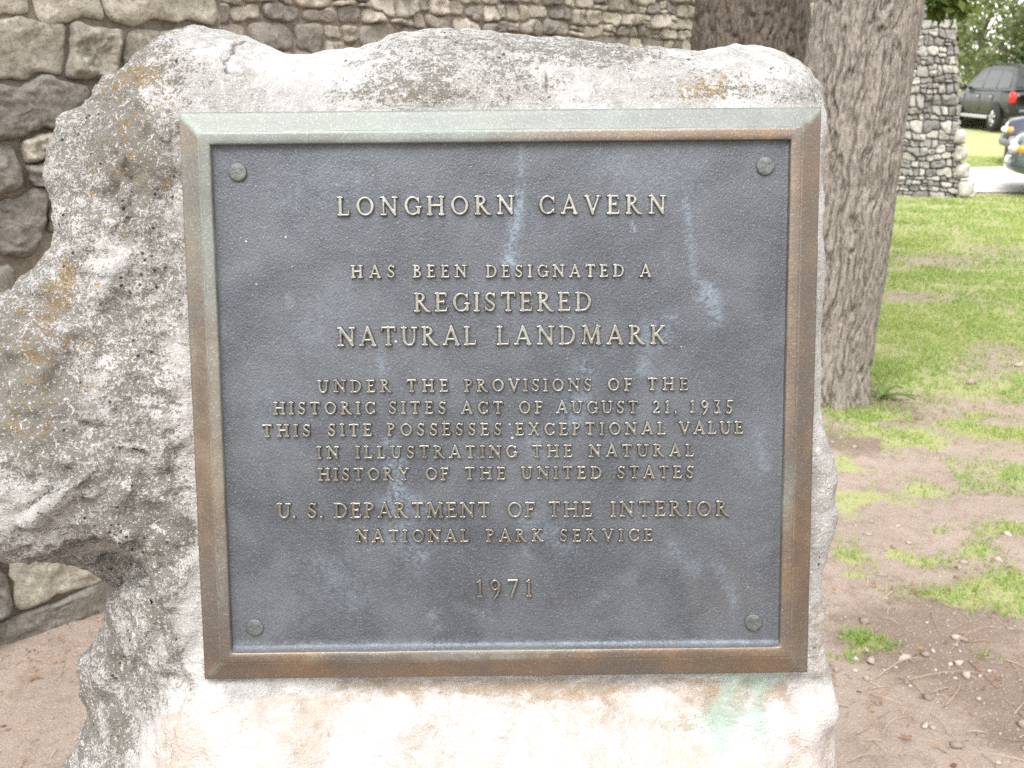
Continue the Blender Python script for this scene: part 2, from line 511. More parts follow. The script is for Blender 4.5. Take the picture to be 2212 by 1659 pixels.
# ------------------------------------------------------------------ the boulder
BASE = np.array([-0.02, 1.22, 0.0])            # its foot on the ground
outline_px = [(380, 60), (352, 74), (318, 98), (270, 124), (228, 152), (190, 178), (152, 202), (128, 216), (104, 232), (90, 250),
    (94, 285), (82, 330), (84, 372), (88, 405), (96, 440), (103, 478), (114, 500), (106, 540), (82, 570), (32, 608), (-8, 640), (-80, 690),
    (-140, 770), (-180, 880), (-175, 1000), (-130, 1120), (-70, 1190), (0, 1234), (50, 1244), (90, 1243), (134, 1243), (201, 1257), (244, 1268),
    (270, 1258), (262, 1274), (234, 1291), (207, 1318), (197, 1336), (186, 1388), (146, 1446), (138, 1490), (128, 1526), (138, 1552), (138, 1575),
    (117, 1626), (107, 1660), (78, 1760), (40, 1900), (10, 2100), (0, 2400), (0, 3900), (1830, 3900), (1830, 2000), (1798, 1760), (1791, 1660), (1788, 1522),
    (1783, 1440), (1773, 1405), (1766, 1356), (1761, 1291), (1766, 1222), (1781, 1170), (1796, 1104), (1798, 1090), (1795, 1020),
    (1775, 953), (1760, 880), (1758, 800), (1760, 640), (1762, 480), (1766, 330), (1776, 256), (1772, 220), (1768, 182), (1750, 154), (1720, 130), (1680, 105),
    (1640, 89), (1590, 86), (1552, 92), (1522, 102), (1495, 105), (1450, 102), (1380, 92), (1290, 80), (1190, 70), (1100, 61), (1040, 57),
    (930, 57), (850, 66), (790, 82), (730, 98), (680, 106), (640, 109), (600, 103), (560, 90), (520, 70), (480, 55), (430, 50), (400, 52)]
NOTCH = {(90, 1243): -.085, (134, 1243): -.105, (201, 1257): -.115, (244, 1268): -.11, (270, 1258): -.10, (262, 1274): -.09}
OUT = np.array([on_plaque(x, y, NOTCH.get((x, y), -0.085 if y < 300 else (-.07 if x < 420 and y < 1200 else (-.095 if x < 200 and 1380 < y else -0.055)))) if y < 2300 else on_plaque(x, min(y, 2300), -0.055) for x, y in outline_px])
for i, (x, y) in enumerate(outline_px):
    if y >= 3900: OUT[i, 1] = -1.35
    elif y == 2400: OUT[i] = (OUT[i - 1][0] - 0.01, -0.75)
for i, (x, y) in enumerate(outline_px):
    if y >= 3900: OUT[i, 0] = -0.60 if x < 500 else 0.42

# relief of the front: picture point -> height above the plane of the plaque's back
relief = [(300, 600, -.012), (200, 400, -.030), (130, 330, -.045), (150, 800, -.004), (50, 1000, .018), (-100, 1000, .0), (20, 1160, .008), (250, 900, .0), (370, 700, -.008),
    (380, 450, -.008), (380, 1000, -.008), (350, 1150, -.012), (400, 1330, -.012), (270, 1080, .004), (160, 1120, .006), (320, 300, -.010), (240, 220, -.03),
    (250, 1400, -.050), (200, 1560, -.075), (290, 1560, -.04), (330, 1440, -.03), (410, 1580, .022), (420, 1450, -.004), (600, 1600, .045), (600, 1495, .004), (850, 1490, -.001), (1100, 1490, -.004), (1400, 1490, -.004),
    (1640, 1490, -.005), (1100, 1545, .013), (800, 1545, .013), (1400, 1545, .011), (1600, 1530, .006), (1100, 1650, .045), (1500, 1640, .05), (1700, 1600, .02), (1740, 1500, -.01), (1100, 1850, .12), (300, 1850, .02), (1600, 1850, .09),
    (1100, 2200, .17), (200, 2200, .05), (1700, 2200, .12), (500, 240, -.006), (800, 235, -.005), (1100, 232, -.005), (1400, 232, -.005), (1700, 236, -.007), (1100, 150, -.012), (430, 130, -.018),
    (640, 170, -.030), (850, 150, -.012), (1400, 150, -.02), (1650, 150, -.016), (1770, 400, -.012), (1770, 800, -.012), (1770, 1200, -.02), (1765, 1420, -.012),
    (700, 700, -.006), (1100, 700, -.006), (1500, 700, -.006), (700, 1200, -.006), (1500, 1200, -.006), (1100, 1100, -.006)]
RP = np.array([on_plaque(x, y, 0) for x, y, _ in relief]); RZ = np.array([z for *_, z in relief])
def tps(r2): return r2 * np.log(r2 + 1e-9)
K = tps(((RP[:, None] - RP[None]) ** 2).sum(-1)) + 2e-4 * np.eye(len(RP))
Q = np.concatenate([np.ones((len(RP), 1)), RP], 1)
A = np.block([[K, Q], [Q.T, np.zeros((3, 3))]])
cf = np.linalg.solve(A, np.concatenate([RZ, np.zeros(3)]))
def relief_at(u, v):
    s = u.shape; p = np.stack([u.ravel(), v.ravel()], -1)
    r = cf[len(RP)] + p @ cf[len(RP) + 1:]
    for k in range(len(RP)): r = r + cf[k] * tps(((p - RP[k]) ** 2).sum(-1))
    return r.reshape(s)

def poly_sdf(u, v, P):
    """signed distance, positive inside"""
    d2 = np.full(u.shape, 1e9); inside = np.zeros(u.shape, bool)
    n = len(P)
    for i in range(n):
        a, b = P[i], P[(i + 1) % n]
        e = b - a
        t = np.clip(((u - a[0]) * e[0] + (v - a[1]) * e[1]) / (e @ e + 1e-12), 0, 1)
        d2 = np.minimum(d2, (u - a[0] - t * e[0]) ** 2 + (v - a[1] - t * e[1]) ** 2)
        c = ((a[1] > v) != (b[1] > v)) & (u < (b[0] - a[0]) * (v - a[1]) / (b[1] - a[1] + 1e-12) + a[0])
        inside ^= c
    return np.where(inside, 1, -1) * np.sqrt(d2)

def seg_d(u, v, px):
    """distance to a line drawn through picture points, in metres on the face"""
    P = np.array([on_plaque(x, y, 0) for x, y in px]); d = np.full(u.shape, 9.0)
    for a, b in zip(P[:-1], P[1:]):
        e = b - a; t = np.clip(((u - a[0]) * e[0] + (v - a[1]) * e[1]) / (e @ e + 1e-12), 0, 1)
        d = np.minimum(d, np.hypot(u - a[0] - t * e[0], v - a[1] - t * e[1]))
    return d

def boulder():
    st = 0.0045
    us = np.arange(-0.66, 0.46, st); vs = np.arange(-1.30, 0.42, st); ws = np.arange(-0.40, 0.20, st)
    U, V = np.meshgrid(us, vs, indexing='ij')
    wob = 0.006 * fbm(U * 22, V * 22, 0.5, 3, 2)
    S = poly_sdf(U, V, OUT) + wob * 0.6
    W0 = relief_at(U, V)
    px, py = pix_of(U, V, np.zeros_like(U))
    # the hollow under the overhang, lower left
    hol = np.array([on_plaque(x, y, 0) for x, y in [(-100, 1300), (-60, 1205), (30, 1225), (90, 1205), (140, 1178), (205, 1160), (240, 1172), (262, 1195), (282, 1228), (308, 1262), (322, 1292), (300, 1300), (250, 1296), (180, 1340), (60, 1400)]])
    hs_ = poly_sdf(U, V, hol)
    W0 = W0 - 0.075 * (.55 * sstep(-0.003, 0.010, hs_) + .45 * sstep(0.0, 0.045, hs_))
    # layered ledges of the left flank
    left = sstep(430, 380, px)
    W0 = W0 + left * 0.007 * (np.abs(fbm(U * 13 + 2, V * 11 - U * 6, 1.0, 4, 5)) - 0.3)
    W0 = W0 + left * sstep(1330, 1280, py) * 0.0035 * fbm(U * 34, V * 34, 2.0, 4, 15)
    W0 = W0 - left * sstep(1330, 1280, py) * 0.004 * np.abs(fbm(U * 26 + V * 9, V * 30 - U * 12, 7.0, 3, 35))
    for pts, wd, dp in [([(90, 1120), (150, 1060), (215, 1010)], .012, .012), ([(215, 470), (235, 500), (270, 455)], .007, .008), ([(230, 1180), (160, 1215), (60, 1235)], .006, .006),
                        ([(190, 770), (170, 860), (215, 905)], .010, .008), ([(255, 330), (250, 400), (262, 440)], .007, .008), ([(260, 960), (330, 975), (400, 940)], .006, .006), ([(330, 1300), (285, 1400), (215, 1480), (150, 1540)], .030, .012), ([(415, 1345), (350, 1430), (290, 1500), (200, 1600)], .022, .010)]:
        d = seg_d(U, V, pts); W0 = W0 + dp * sstep(wd, 0, d) * left
    for pts, wd, dp in [([(484, 56), (470, 75), (476, 100), (466, 120), (475, 140)], .0022, .006), ([(240, 500), (262, 455), (270, 440)], .003, .008),
                        ([(300, 1245), (325, 1285), (328, 1320)], .004, .008), ([(40, 1110), (150, 1040), (165, 1000)], .003, .006)]:
        d = seg_d(U, V, pts); W0 = W0 - dp * sstep(wd, 0, d)
    # under the frame: rough ledge, then the washed foot comes forward
    foot = sstep(1500, 1530, py) * sstep(380, 460, px)
    W0 = W0 + foot * 0.007 * fbm(U * 24, V * 30, 3.0, 4, 25)
    band = sstep(1462, 1480, py) * sstep(1535, 1505, py)
    W0 = W0 - band * (0.004 + 0.004 * np.abs(fbm(U * 40, V * 60, 1.0, 3, 44)))
    # keep the stone behind the plaque and flush with its rim
    pl = np.minimum(PW / 2 - np.abs(U), PH / 2 - np.abs(V))
    W0 = np.where(pl > -0.004, np.minimum(W0, -0.003), W0)
    top = sstep(330, 200, py)
    right = sstep(1700, 1760, px)
    R = 0.045 + 0.035 * top + 0.05 * sstep(1500, 1700, py) - 0.022 * right * (1 - top)
    Wb = -0.30 + 0.04 * fbm(U * 4, V * 4, 0.0, 3, 7)
    W3 = ws[None, None, :]
    fr = W0[..., None] - W3
    a = np.minimum(np.minimum(S, 0.2)[..., None], W3 - Wb[..., None])
    R3 = R[..., None]
    f = np.where((a < R3) & (fr < R3), R3 - np.sqrt(np.maximum(R3 - a, 0) ** 2 + np.maximum(R3 - fr, 0) ** 2), np.minimum(a, fr))
    Z = PC[2] + PB[2, 0] * U[..., None] + PB[2, 1] * V[..., None] + PB[2, 2] * W3
    f = np.minimum(f, Z + 0.06).astype(np.float32)
    # surface nets
    ins = f > 0
    nx, ny, nz = f.shape
    cnt = np.zeros((nx - 1, ny - 1, nz - 1), np.int8)
    for i in (0, 1):
        for j in (0, 1):
            for k in (0, 1):
                cnt += ins[i:nx - 1 + i, j:ny - 1 + j, k:nz - 1 + k]
    act = (cnt > 0) & (cnt < 8)
    ci, cj, ck = np.nonzero(act)
    vid = np.full(act.shape, -1, np.int64); vid[ci, cj, ck] = np.arange(len(ci))
    acc = np.zeros((len(ci), 3)); num = np.zeros(len(ci))
    for (a0, b0) in [(c, tuple(c[q] + (q == ax) for q in range(3))) for ax in range(3) for c in [(i, j, k) for i in (0, 1) for j in (0, 1) for k in (0, 1)] if c[ax] == 0]:
        fa = f[ci + a0[0], cj + a0[1], ck + a0[2]]; fb = f[ci + b0[0], cj + b0[1], ck + b0[2]]
        m = (fa > 0) != (fb > 0)
        t = np.where(m, fa / (fa - fb + 1e-12), 0)
        p = np.array(a0)[None] + t[:, None] * (np.array(b0) - np.array(a0))[None]
        acc += p * m[:, None]; num += m
    Vx = np.stack([ci, cj, ck], -1) + acc / num[:, None]
    faces = []
    for ax in range(3):
        sl0 = [slice(None)] * 3; sl1 = [slice(None)] * 3
        sl0[ax] = slice(0, -1); sl1[ax] = slice(1, None)
        A0, A1 = ins[tuple(sl0)], ins[tuple(sl1)]
        for flip in (False, True):
            e = np.argwhere((A0 & ~A1) if not flip else (~A0 & A1))
            o1, o2 = [q for q in range(3) if q != ax]
            e = e[(e[:, o1] > 0) & (e[:, o2] > 0) & (e[:, o1] < f.shape[o1] - 1) & (e[:, o2] < f.shape[o2] - 1)]
            q = []
            for d1, d2 in ((0, 0), (1, 0), (1, 1), (0, 1)):
                c = e.copy(); c[:, o1] -= d1; c[:, o2] -= d2
                q.append(vid[c[:, 0], c[:, 1], c[:, 2]])
            q = np.stack(q, -1)
            if flip != (ax == 1): q = q[:, ::-1]
            faces.append(q)
    FQ = np.concatenate(faces); FQ = FQ[(FQ >= 0).all(1)]
    P = np.stack([us[0] + Vx[:, 0] * st, vs[0] + Vx[:, 1] * st, ws[0] + Vx[:, 2] * st], -1)
    # normals from faces, then weathering along them
    e1 = P[FQ[:, 2]] - P[FQ[:, 0]]; e2 = P[FQ[:, 3]] - P[FQ[:, 1]]
    fn = np.cross(e1, e2); N = np.zeros_like(P)
    for k in range(4): np.add.at(N, FQ[:, k], fn)
    N /= np.linalg.norm(N, axis=1)[:, None] + 1e-12
    qx, qy = pix_of(P[:, 0], P[:, 1], P[:, 2])
    u, v, w_ = P.T
    pl = np.minimum(PW / 2 - np.abs(u), PH / 2 - np.abs(v))
    free = sstep(-0.001, -0.020, pl)
    lft = sstep(450, 320, qx - 25 + 35 * fbm(u * 22, v * 22, 0.0, 3, 18))
    lowleft = lft * sstep(1280, 1330, qy)
    clean = np.clip(sstep(1440, 1520, qy + 0.10 * (qx - 900).clip(-999, 0)) * sstep(300, 420, qx + 0.35 * (qy - 1450)), 0, 1)
    am = (0.45 + 0.75 * lft) * free * (1 - 0.15 * clean)
    disp = am * (1 - .55 * lowleft) * (0.0040 * fbm(u * 30, v * 30, w_ * 30, 3, 50) + 0.0022 * fbm(u * 95, v * 95, w_ * 95, 3, 60))
    rill = lowleft * (0.006 * np.abs(vnoise(u * 95 + v * 50, v * 22 - u * 8, w_ * 20, 71)) + .003 * np.abs(vnoise(u * 190 + v * 90, v * 50, w_ * 40, 72)))
    crag = am * (1 - .8 * lowleft) * .0016 * (1 - 2.2 * np.abs(fbm(u * 48, v * 48, w_ * 48, 3, 81)))
    P = P + N * (disp + crag - rill)[:, None]
    # where lichen, stains and washed stone lie
    def blob(x, y, rx_, ry_): return np.exp(-(((qx - x) / rx_) ** 2 + ((qy - y) / ry_) ** 2))
    lich = 0.68 * lft + 0.50 * sstep(260, 200, qy) * (1 - lft)
    lich = lich + 0.30 * blob(280, 300, 90, 160) + 0.35 * blob(60, 850, 130, 160) + .25 * blob(860, 200, 200, 60) + .25 * blob(1250, 110, 320, 40) + .30 * blob(1530, 190, 150, 40) - 0.06 * lowleft + 0.25 * blob(330, 1140, 120, 90) + .35 * lowleft * sstep(-.15, .35, vnoise(u * 60 + v * 34, v * 16 - u * 4, w_ * 9, 91))
    lich = lich - 0.5 * blob(640, 150, 130, 70) - .35 * blob(1620, 110, 160, 50) - .25 * blob(130, 740, 40, 40) - .4 * blob(340, 215, 45, 35) - .35 * blob(240, 560, 60, 60) - 0.4 * blob(60, 1090, 90, 60) - .3 * blob(1400, 190, 200, 50) - .35 * blob(200, 850, 40, 80) - .3 * blob(420, 90, 60, 30)
    holl = sstep(.0, .012, poly_sdf(u, v, np.array([on_plaque(x, y, 0) for x, y in [(-60, 1215), (30, 1235), (90, 1215), (140, 1190), (205, 1172), (238, 1182), (258, 1205), (278, 1236), (270, 1262), (230, 1262), (120, 1262), (0, 1262)]])))
    lich = np.clip(lich, 0.05, 1.1) * (1 - clean) * (1 - .85 * holl)
    och = np.clip(0.6 * blob(140, 600, 50, 50) + .55 * blob(100, 730, 100, 110) + .6 * blob(290, 160, 110, 50) + .5 * blob(1530, 195, 130, 35) + .4 * blob(900, 215, 120, 25) + .5 * blob(300, 330, 110, 120) + .35 * blob(330, 720, 60, 120) + .5 * blob(60, 900, 80, 80) + .35 * blob(380, 420, 30, 50), 0, 1)
    bro = np.clip(0.62 * sstep(1455, 1470, qy) * sstep(1565, 1480, qy + 22 * fbm(u * 14, v * 14, 0.0, 3, 14)) * sstep(620, 780, qx) * sstep(1740, 1690, qx) + .5 * blob(1500, 1560, 160, 40) + .5 * blob(700, 1570, 60, 40) + .6 * sstep(1735, 1760, qx) * blob(1760, 1380, 60, 160) + 0.35 * blob(1770, 1000, 40, 120), 0, 1)
    cop = np.clip(1.0 * blob(1630, 1470, 80, 25) + .6 * blob(1570, 1540, 90, 50) + .5 * blob(1560, 1580, 26, 110) + .5 * blob(1640, 1560, 22, 90) + .5 * blob(1590, 1620, 120, 90) + .55 * blob(1180, 1560, 100, 60) + .55 * blob(1420, 1580, 80, 60) + .9 * sstep(1466, 1458, qy) * sstep(1445, 1452, qy) * sstep(560, 700, qx) * sstep(1740, 1600, qx), 0, 1)
    crk = np.maximum.reduce([sstep(.003, 0, seg_d(u, v, L)) for L in ([(484, 56), (470, 75), (476, 100), (466, 120), (475, 150)], [(1098, 78), (1110, 96)], [(1172, 120), (1178, 150), (1186, 210)], [(242, 498), (268, 450)], [(150, 1178), (205, 1160), (240, 1172)])])
    pit = np.clip(blob(320, 520, 70, 80) + .9 * blob(395, 640, 30, 60) + .7 * blob(150, 480, 40, 60) + .6 * blob(250, 560, 60, 40), 0, 1)
    Wd = PC + P @ PB.T - BASE
    o = mesh_obj('limestone_boulder', Wd, FQ, mat_limestone(), loc=BASE,
                 attrs={'lichen': lich, 'ochre': och, 'clean': clean, 'brown': bro, 'copper': cop, 'crack': crk, 'pits': pit})
    tag(o, 'rough pale limestone boulder with grey and ochre lichen, carrying the bronze plaque', 'boulder')
boulder()

# ------------------------------------------------------------------ the bronze plaque
def frame_pose(o):
    m = Matrix.Identity(4)
    for i in range(3):
        for j in range(3): m[i][j] = PB[i, j]
        m[i][3] = PC[i]
    o.matrix_world = m

def mat_panel():
    t = NT('dark_bronze_panel')
    s = t.attr('stain')
    leather = t.noise(620, 3, 0.6, t.co((1.0, 0.62, 1)), 1.2)
    lv = t.vor(760, t.co((1, 0.7, 1)), 'SMOOTH_F1')
    cl = t.noise(11, 6, 0.62, dist=0.6)
    gr = t.noise(650, 3, 0.7)
    c = t.mix(t.ramp(cl, 0.32, 0.70), (0.050, 0.054, 0.063), (0.086, 0.092, 0.104))
    c = t.mix(t.ramp(t.noise(6, 5, 0.6, t.co(loc=(4, 1, 0))), 0.5, 0.75, 0, 0.4), c, (0.088, 0.087, 0.094))
    c = t.mix(t.ramp(gr, 0.57, 0.70, 0, 0.7), c, (0.27, 0.28, 0.305))
    sm = t.m('MULTIPLY', s, t.ramp(t.m('ADD', t.noise(60, 7, 0.75), t.m('MULTIPLY', t.noise(240, 4, 0.7), 0.5)), 0.52, 0.95), True)
    c = t.mix(t.m('MULTIPLY', sm, 0.95, True), c, (0.18, 0.225, 0.27))
    pt = t.m('MULTIPLY', t.ramp(t.vor(44), 0.035, 0.06, 1, 0), t.ramp(t.noise(9, 2, 0.5), 0.5, 0.6))
    c = t.mix(t.m('MULTIPLY', pt, 0.7), c, (0.55, 0.58, 0.6))
    h = t.m('ADD', leather, t.m('MULTIPLY', lv, 0.8))
    return t.done(c, t.ramp(cl, 0.3, 0.7, 0.40, 0.54), 0.35, t.bump(h, 0.42, 0.0012), spec=0.6)

def mat_frame():
    t = NT('bronze_frame_patina_and_sky')
    p = t.attr('patina_and_sky')  # pale green mask: real patina together with sky reflection painted into the colour
    ln = t.attr('line')
    st = t.noise(130, 6, 0.7)
    lo = t.noise(14, 6, 0.65, dist=0.5)
    c = t.mix(t.ramp(lo, 0.35, 0.66), (0.17, 0.128, 0.10), (0.235, 0.16, 0.10))
    c = t.mix(t.ramp(t.noise(8, 4, 0.6, t.co(loc=(1, 6, 2))), 0.40, 0.62, 0, 0.85), c, (0.145, 0.128, 0.116))
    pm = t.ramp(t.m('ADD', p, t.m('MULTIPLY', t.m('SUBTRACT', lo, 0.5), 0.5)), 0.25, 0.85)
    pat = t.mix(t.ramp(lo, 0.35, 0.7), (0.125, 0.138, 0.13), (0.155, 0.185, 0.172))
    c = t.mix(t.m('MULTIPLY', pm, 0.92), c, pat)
    grains = t.ramp(t.m('ADD', t.noise(520, 4, 0.75), t.m('MULTIPLY', lo, 0.12)), 0.60, 0.70, 0, 0.75)
    c = t.mix(grains, c, (0.27, 0.28, 0.25))
    lm = t.m('MULTIPLY', ln, t.ramp(t.noise(90, 4, 0.7), 0.35, 0.6), True)
    c = t.mix(t.m('MULTIPLY', lm, 0.7), c, (0.26, 0.32, 0.29))
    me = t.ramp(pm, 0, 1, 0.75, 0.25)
    h = t.m('ADD', st, t.m('MULTIPLY', t.noise(500, 4, 0.7), 0.7))
    return t.done(c, t.ramp(lo, 0.3, 0.7, 0.38, 0.52), me, t.bump(h, 0.3, 0.0012), spec=0.5)

def mat_letters():
    t = NT('polished_bronze_letters')
    n = t.noise(60, 5, 0.65)
    c = t.mix(t.ramp(n, 0.3, 0.7), (0.225, 0.215, 0.194), (0.35, 0.335, 0.31))
    c = t.mix(t.ramp(t.noise(420, 4, 0.7), 0.55, 0.72, 0, 0.6), c, (0.13, 0.124, 0.108))
    c = t.mix(t.ramp(t.noise(24, 4, 0.6, t.co(loc=(2, 2, 2))), 0.56, 0.7, 0, 0.55), c, (0.30, 0.38, 0.37))
    return t.done(c, t.ramp(t.noise(35, 4, .6), .3, .7, .15, .30), 0.95, t.bump(t.noise(380, 4, 0.7), 0.22, 0.001), spec=0.5)

M_PANEL, M_FRAME, M_LET = mat_panel(), mat_frame(), mat_letters()
def mat_bolt():
    t = NT('green_bronze_bolt')
    n = t.noise(160, 5, 0.7)
    c = t.mix(t.ramp(n, 0.3, 0.7), (0.075, 0.085, 0.082), (0.135, 0.148, 0.142))
    return t.done(c, 0.5, 0.5, t.bump(t.m('ADD', n, t.noise(420, 3, 0.6, t.co((1, .3, 1)))), 0.6, 0.0014))
M_BOLT = mat_bolt()

plaque = empty('plaque', (0, 0, 0))
frame_pose(plaque)
tag(plaque, 'large dark bronze memorial plaque with raised lettering, bolted to the pale boulder', 'plaque')

def build_frame():
    prof = [(0, -.005), (0, .0050), (.0004, .0062), (.0022, .0068), (.0060, .0087), (.0120, .0119), (.0180, .0151), (.0196, .0158), (.0202, .0157), (.0208, .0163), (.0225, .0166), (.0270, .0166),
            (.0300, .0165), (.0309, .0160), (.0313, .0145), (.0316, .0100), (.0320, .0070), (.033, .004)]
    lines = {8: 1., 14: .9}
    n = 90
    V, pa, li = [], [], []
    hw, hh = PW / 2, PH / 2
    t = np.linspace(-1, 1, n)[:-1]
    for k, (o, w) in enumerate(prof):
        a, b = hw - o, hh - o
        ring = np.concatenate([np.stack([t * a, np.full(n - 1, b)], -1), np.stack([np.full(n - 1, a), -t * b], -1),
                               np.stack([-t * a, np.full(n - 1, -b)], -1), np.stack([np.full(n - 1, -a), t * b], -1)])
        wob = 0.00035 * fbm(ring[:, 0] * 30, ring[:, 1] * 30, k * 0.1, 2, 5)
        V.append(np.concatenate([ring * (1 + wob[:, None]), np.full((len(ring), 1), w) + wob[:, None]], 1))
        x, y = ring[:, 0] / hw, ring[:, 1] / hh
        side = np.repeat([0, 1, 2, 3], n - 1)  # top bevel is palest: patina plus the painted reflection of the sky
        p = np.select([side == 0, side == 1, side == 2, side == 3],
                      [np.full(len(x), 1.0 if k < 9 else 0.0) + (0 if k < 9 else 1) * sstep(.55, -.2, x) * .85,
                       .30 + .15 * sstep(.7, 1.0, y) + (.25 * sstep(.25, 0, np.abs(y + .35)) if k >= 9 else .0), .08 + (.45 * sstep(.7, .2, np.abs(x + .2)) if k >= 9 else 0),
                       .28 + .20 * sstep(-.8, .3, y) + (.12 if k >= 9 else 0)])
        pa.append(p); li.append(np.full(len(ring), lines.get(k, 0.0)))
        if k in (3, 4, 5, 6, 7, 8):
            li[-1][[0, n - 1, 2 * (n - 1), 3 * (n - 1)]] = 1.0
    m = len(V[0]); K_ = len(prof)
    i = np.arange(m); F = []
    for k in range(K_ - 1):
        F.append(np.stack([k * m + i, k * m + (i + 1) % m, (k + 1) * m + (i + 1) % m, (k + 1) * m + i], -1)[:, ::-1])
    o = mesh_obj('frame', np.concatenate(V), np.concatenate(F), M_FRAME, plaque, smooth=False, attrs={'patina_and_sky': np.concatenate(pa), 'line': np.concatenate(li)})
    o['label'] = 'bevelled brown bronze frame, pale green along its top'
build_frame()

PANEL_W = 0.0092
def build_panel():
    a, b, st = PW / 2 - 0.0312, PH / 2 - 0.0312, 0.0022
    us = np.linspace(-a, a, int(2 * a / st)); vs = np.linspace(-b, b, int(2 * b / st))
    vs = np.unique(np.concatenate([vs, np.linspace(-b, -b + .008, 12)]))
    U, V = np.meshgrid(us, vs)
    eb = V + b; et = np.minimum(np.minimum(a - U, U + a), b - V)
    W = np.full(U.shape, PANEL_W) + 0.0052 * np.clip(1 - eb / 0.0062, 0, 1) ** 2.2 + 0.0012 * np.clip(1 - et / 0.004, 0, 1) ** 2
    W += 0.00045 * fbm(U * 16, V * 16, 0.0, 3, 12)
    px, py = pix_of(U, V, W)
    S = np.zeros_like(U)
    def stroke(pts, wd, amt):
        P = np.array(pts, float); d = np.full(U.shape, 1e9)
        for p, q in zip(P[:-1], P[1:]):
            e = q - p; t = np.clip(((px - p[0]) * e[0] + (py - p[1]) * e[1]) / (e @ e + 1e-9), 0, 1)
            d = np.minimum(d, np.hypot(px - p[0] - t * e[0], py - p[1] - t * e[1]))
        return amt * np.exp(-(d / wd) ** 2)
    for pts, wd, amt in [
        ([(1128, 320), (1125, 420)], 9, .5), ([(1122, 420), (1112, 500), (1100, 555)], 13, 1.0), ([(1102, 540), (1100, 575)], 17, 1.1),
        ([(1480, 420), (1492, 520), (1500, 600), (1530, 620)], 9, .6), ([(1515, 640), (1535, 625), (1545, 690)], 16, .85), ([(1390, 800), (1405, 700)], 18, .55),
        ([(1265, 800), (1255, 860), (1235, 905)], 24, .75), ([(855, 1000), (858, 1100)], 20, 1.1), ([(840, 1075), (900, 1090)], 22, .8), ([(860, 1150), (900, 1195)], 30, .75),
        ([(840, 960), (850, 985)], 16, .8), ([(820, 740), (825, 800)], 10, .5), ([(1165, 1130), (1215, 1170)], 30, .5), ([(1450, 690), (1430, 740)], 18, .5),
        ([(930, 1090), (955, 1100)], 12, .4), ([(1365, 480), (1372, 498)], 3, 1.2), ([(1550, 1225), (1585, 1300)], 14, .55), ([(1450, 1180), (1500, 1230)], 20, .35), ([(1370, 1240), (1280, 1300)], 12, .25),
        ([(935, 1330), (945, 1355)], 12, .5), ([(990, 1310), (1060, 1335)], 9, .35), ([(1130, 1100), (1140, 1200)], 14, .3), ([(660, 720), (720, 650)], 50, .22), ([(640, 420), (760, 380)], 60, .22),
        ([(700, 1230), (760, 1290)], 45, .32), ([(560, 900), (600, 860)], 45, .22), ([(1330, 360), (1480, 380)], 60, .2), ([(1640, 940), (1650, 1010)], 14, .5), ([(620, 640), (626, 660)], 8, .5),
        ([(482, 690), (482, 740)], 6, .3), ([(500, 1390), (1660, 1385)], 6, .5), ([(1150, 940), (1160, 980)], 16, .5), ([(650, 1300), (760, 1200)], 60, .15)]:
        S = np.maximum(S, stroke(pts, wd, amt))
    S = np.clip(S + 0.10, 0, 1.2)
    h, w = U.shape; idx = np.arange(h * w).reshape(h, w)
    F = np.stack([idx[:-1, :-1], idx[:-1, 1:], idx[1:, 1:], idx[1:, :-1]], -1).reshape(-1, 4)
    mesh_obj('panel', np.stack([U, V, W], -1), F, M_PANEL, plaque, attrs={'stain': S})
build_panel()

# -- bolts
for bx, by in [(512.5, 372), (1654, 358.5), (550, 1356.5), (1628, 1345.5)]:
    u, v = on_plaque(bx, by, PANEL_W + .002)
    b = MB()
    th = np.linspace(0, 2 * np.pi, 40, endpoint=False)
    rows = []
    for r, w in [(.0088, -.002), (.0087, .0016), (.0083, .0023), (.0074, .0026), (.0050, .0027), (.0025, .0027), (.0002, .0027)]:
        rr = r * (1 + 0.012 * np.sin(3 * th + bx))
        rows.append(np.stack([rr * np.cos(th), rr * np.sin(th), w + 0.00035 * fbm(rr * np.cos(th) * 400, rr * np.sin(th) * 400, bx, 2, 3)], -1))
    b.grid(np.array(rows), close_u=True)
    o = b.build('bolt', M_BOLT, plaque, smooth=True, loc=(u, v, PANEL_W))

# -- lettering: every glyph is a set of strokes in units of the capital height
def arc(cx, cy, rx_, ry_, a0, a1, wk, wn, n=22, tilt=0.0):
    a = np.radians(np.linspace(a0, a1, n))
    w = wn + (wk - wn) * np.cos(a - tilt) ** 2
    return [(cx + (rx_ - w_ / 2) * math.cos(t), cy + (ry_ - w_ / 2) * math.sin(t), w_) for t, w_ in zip(a, w)]

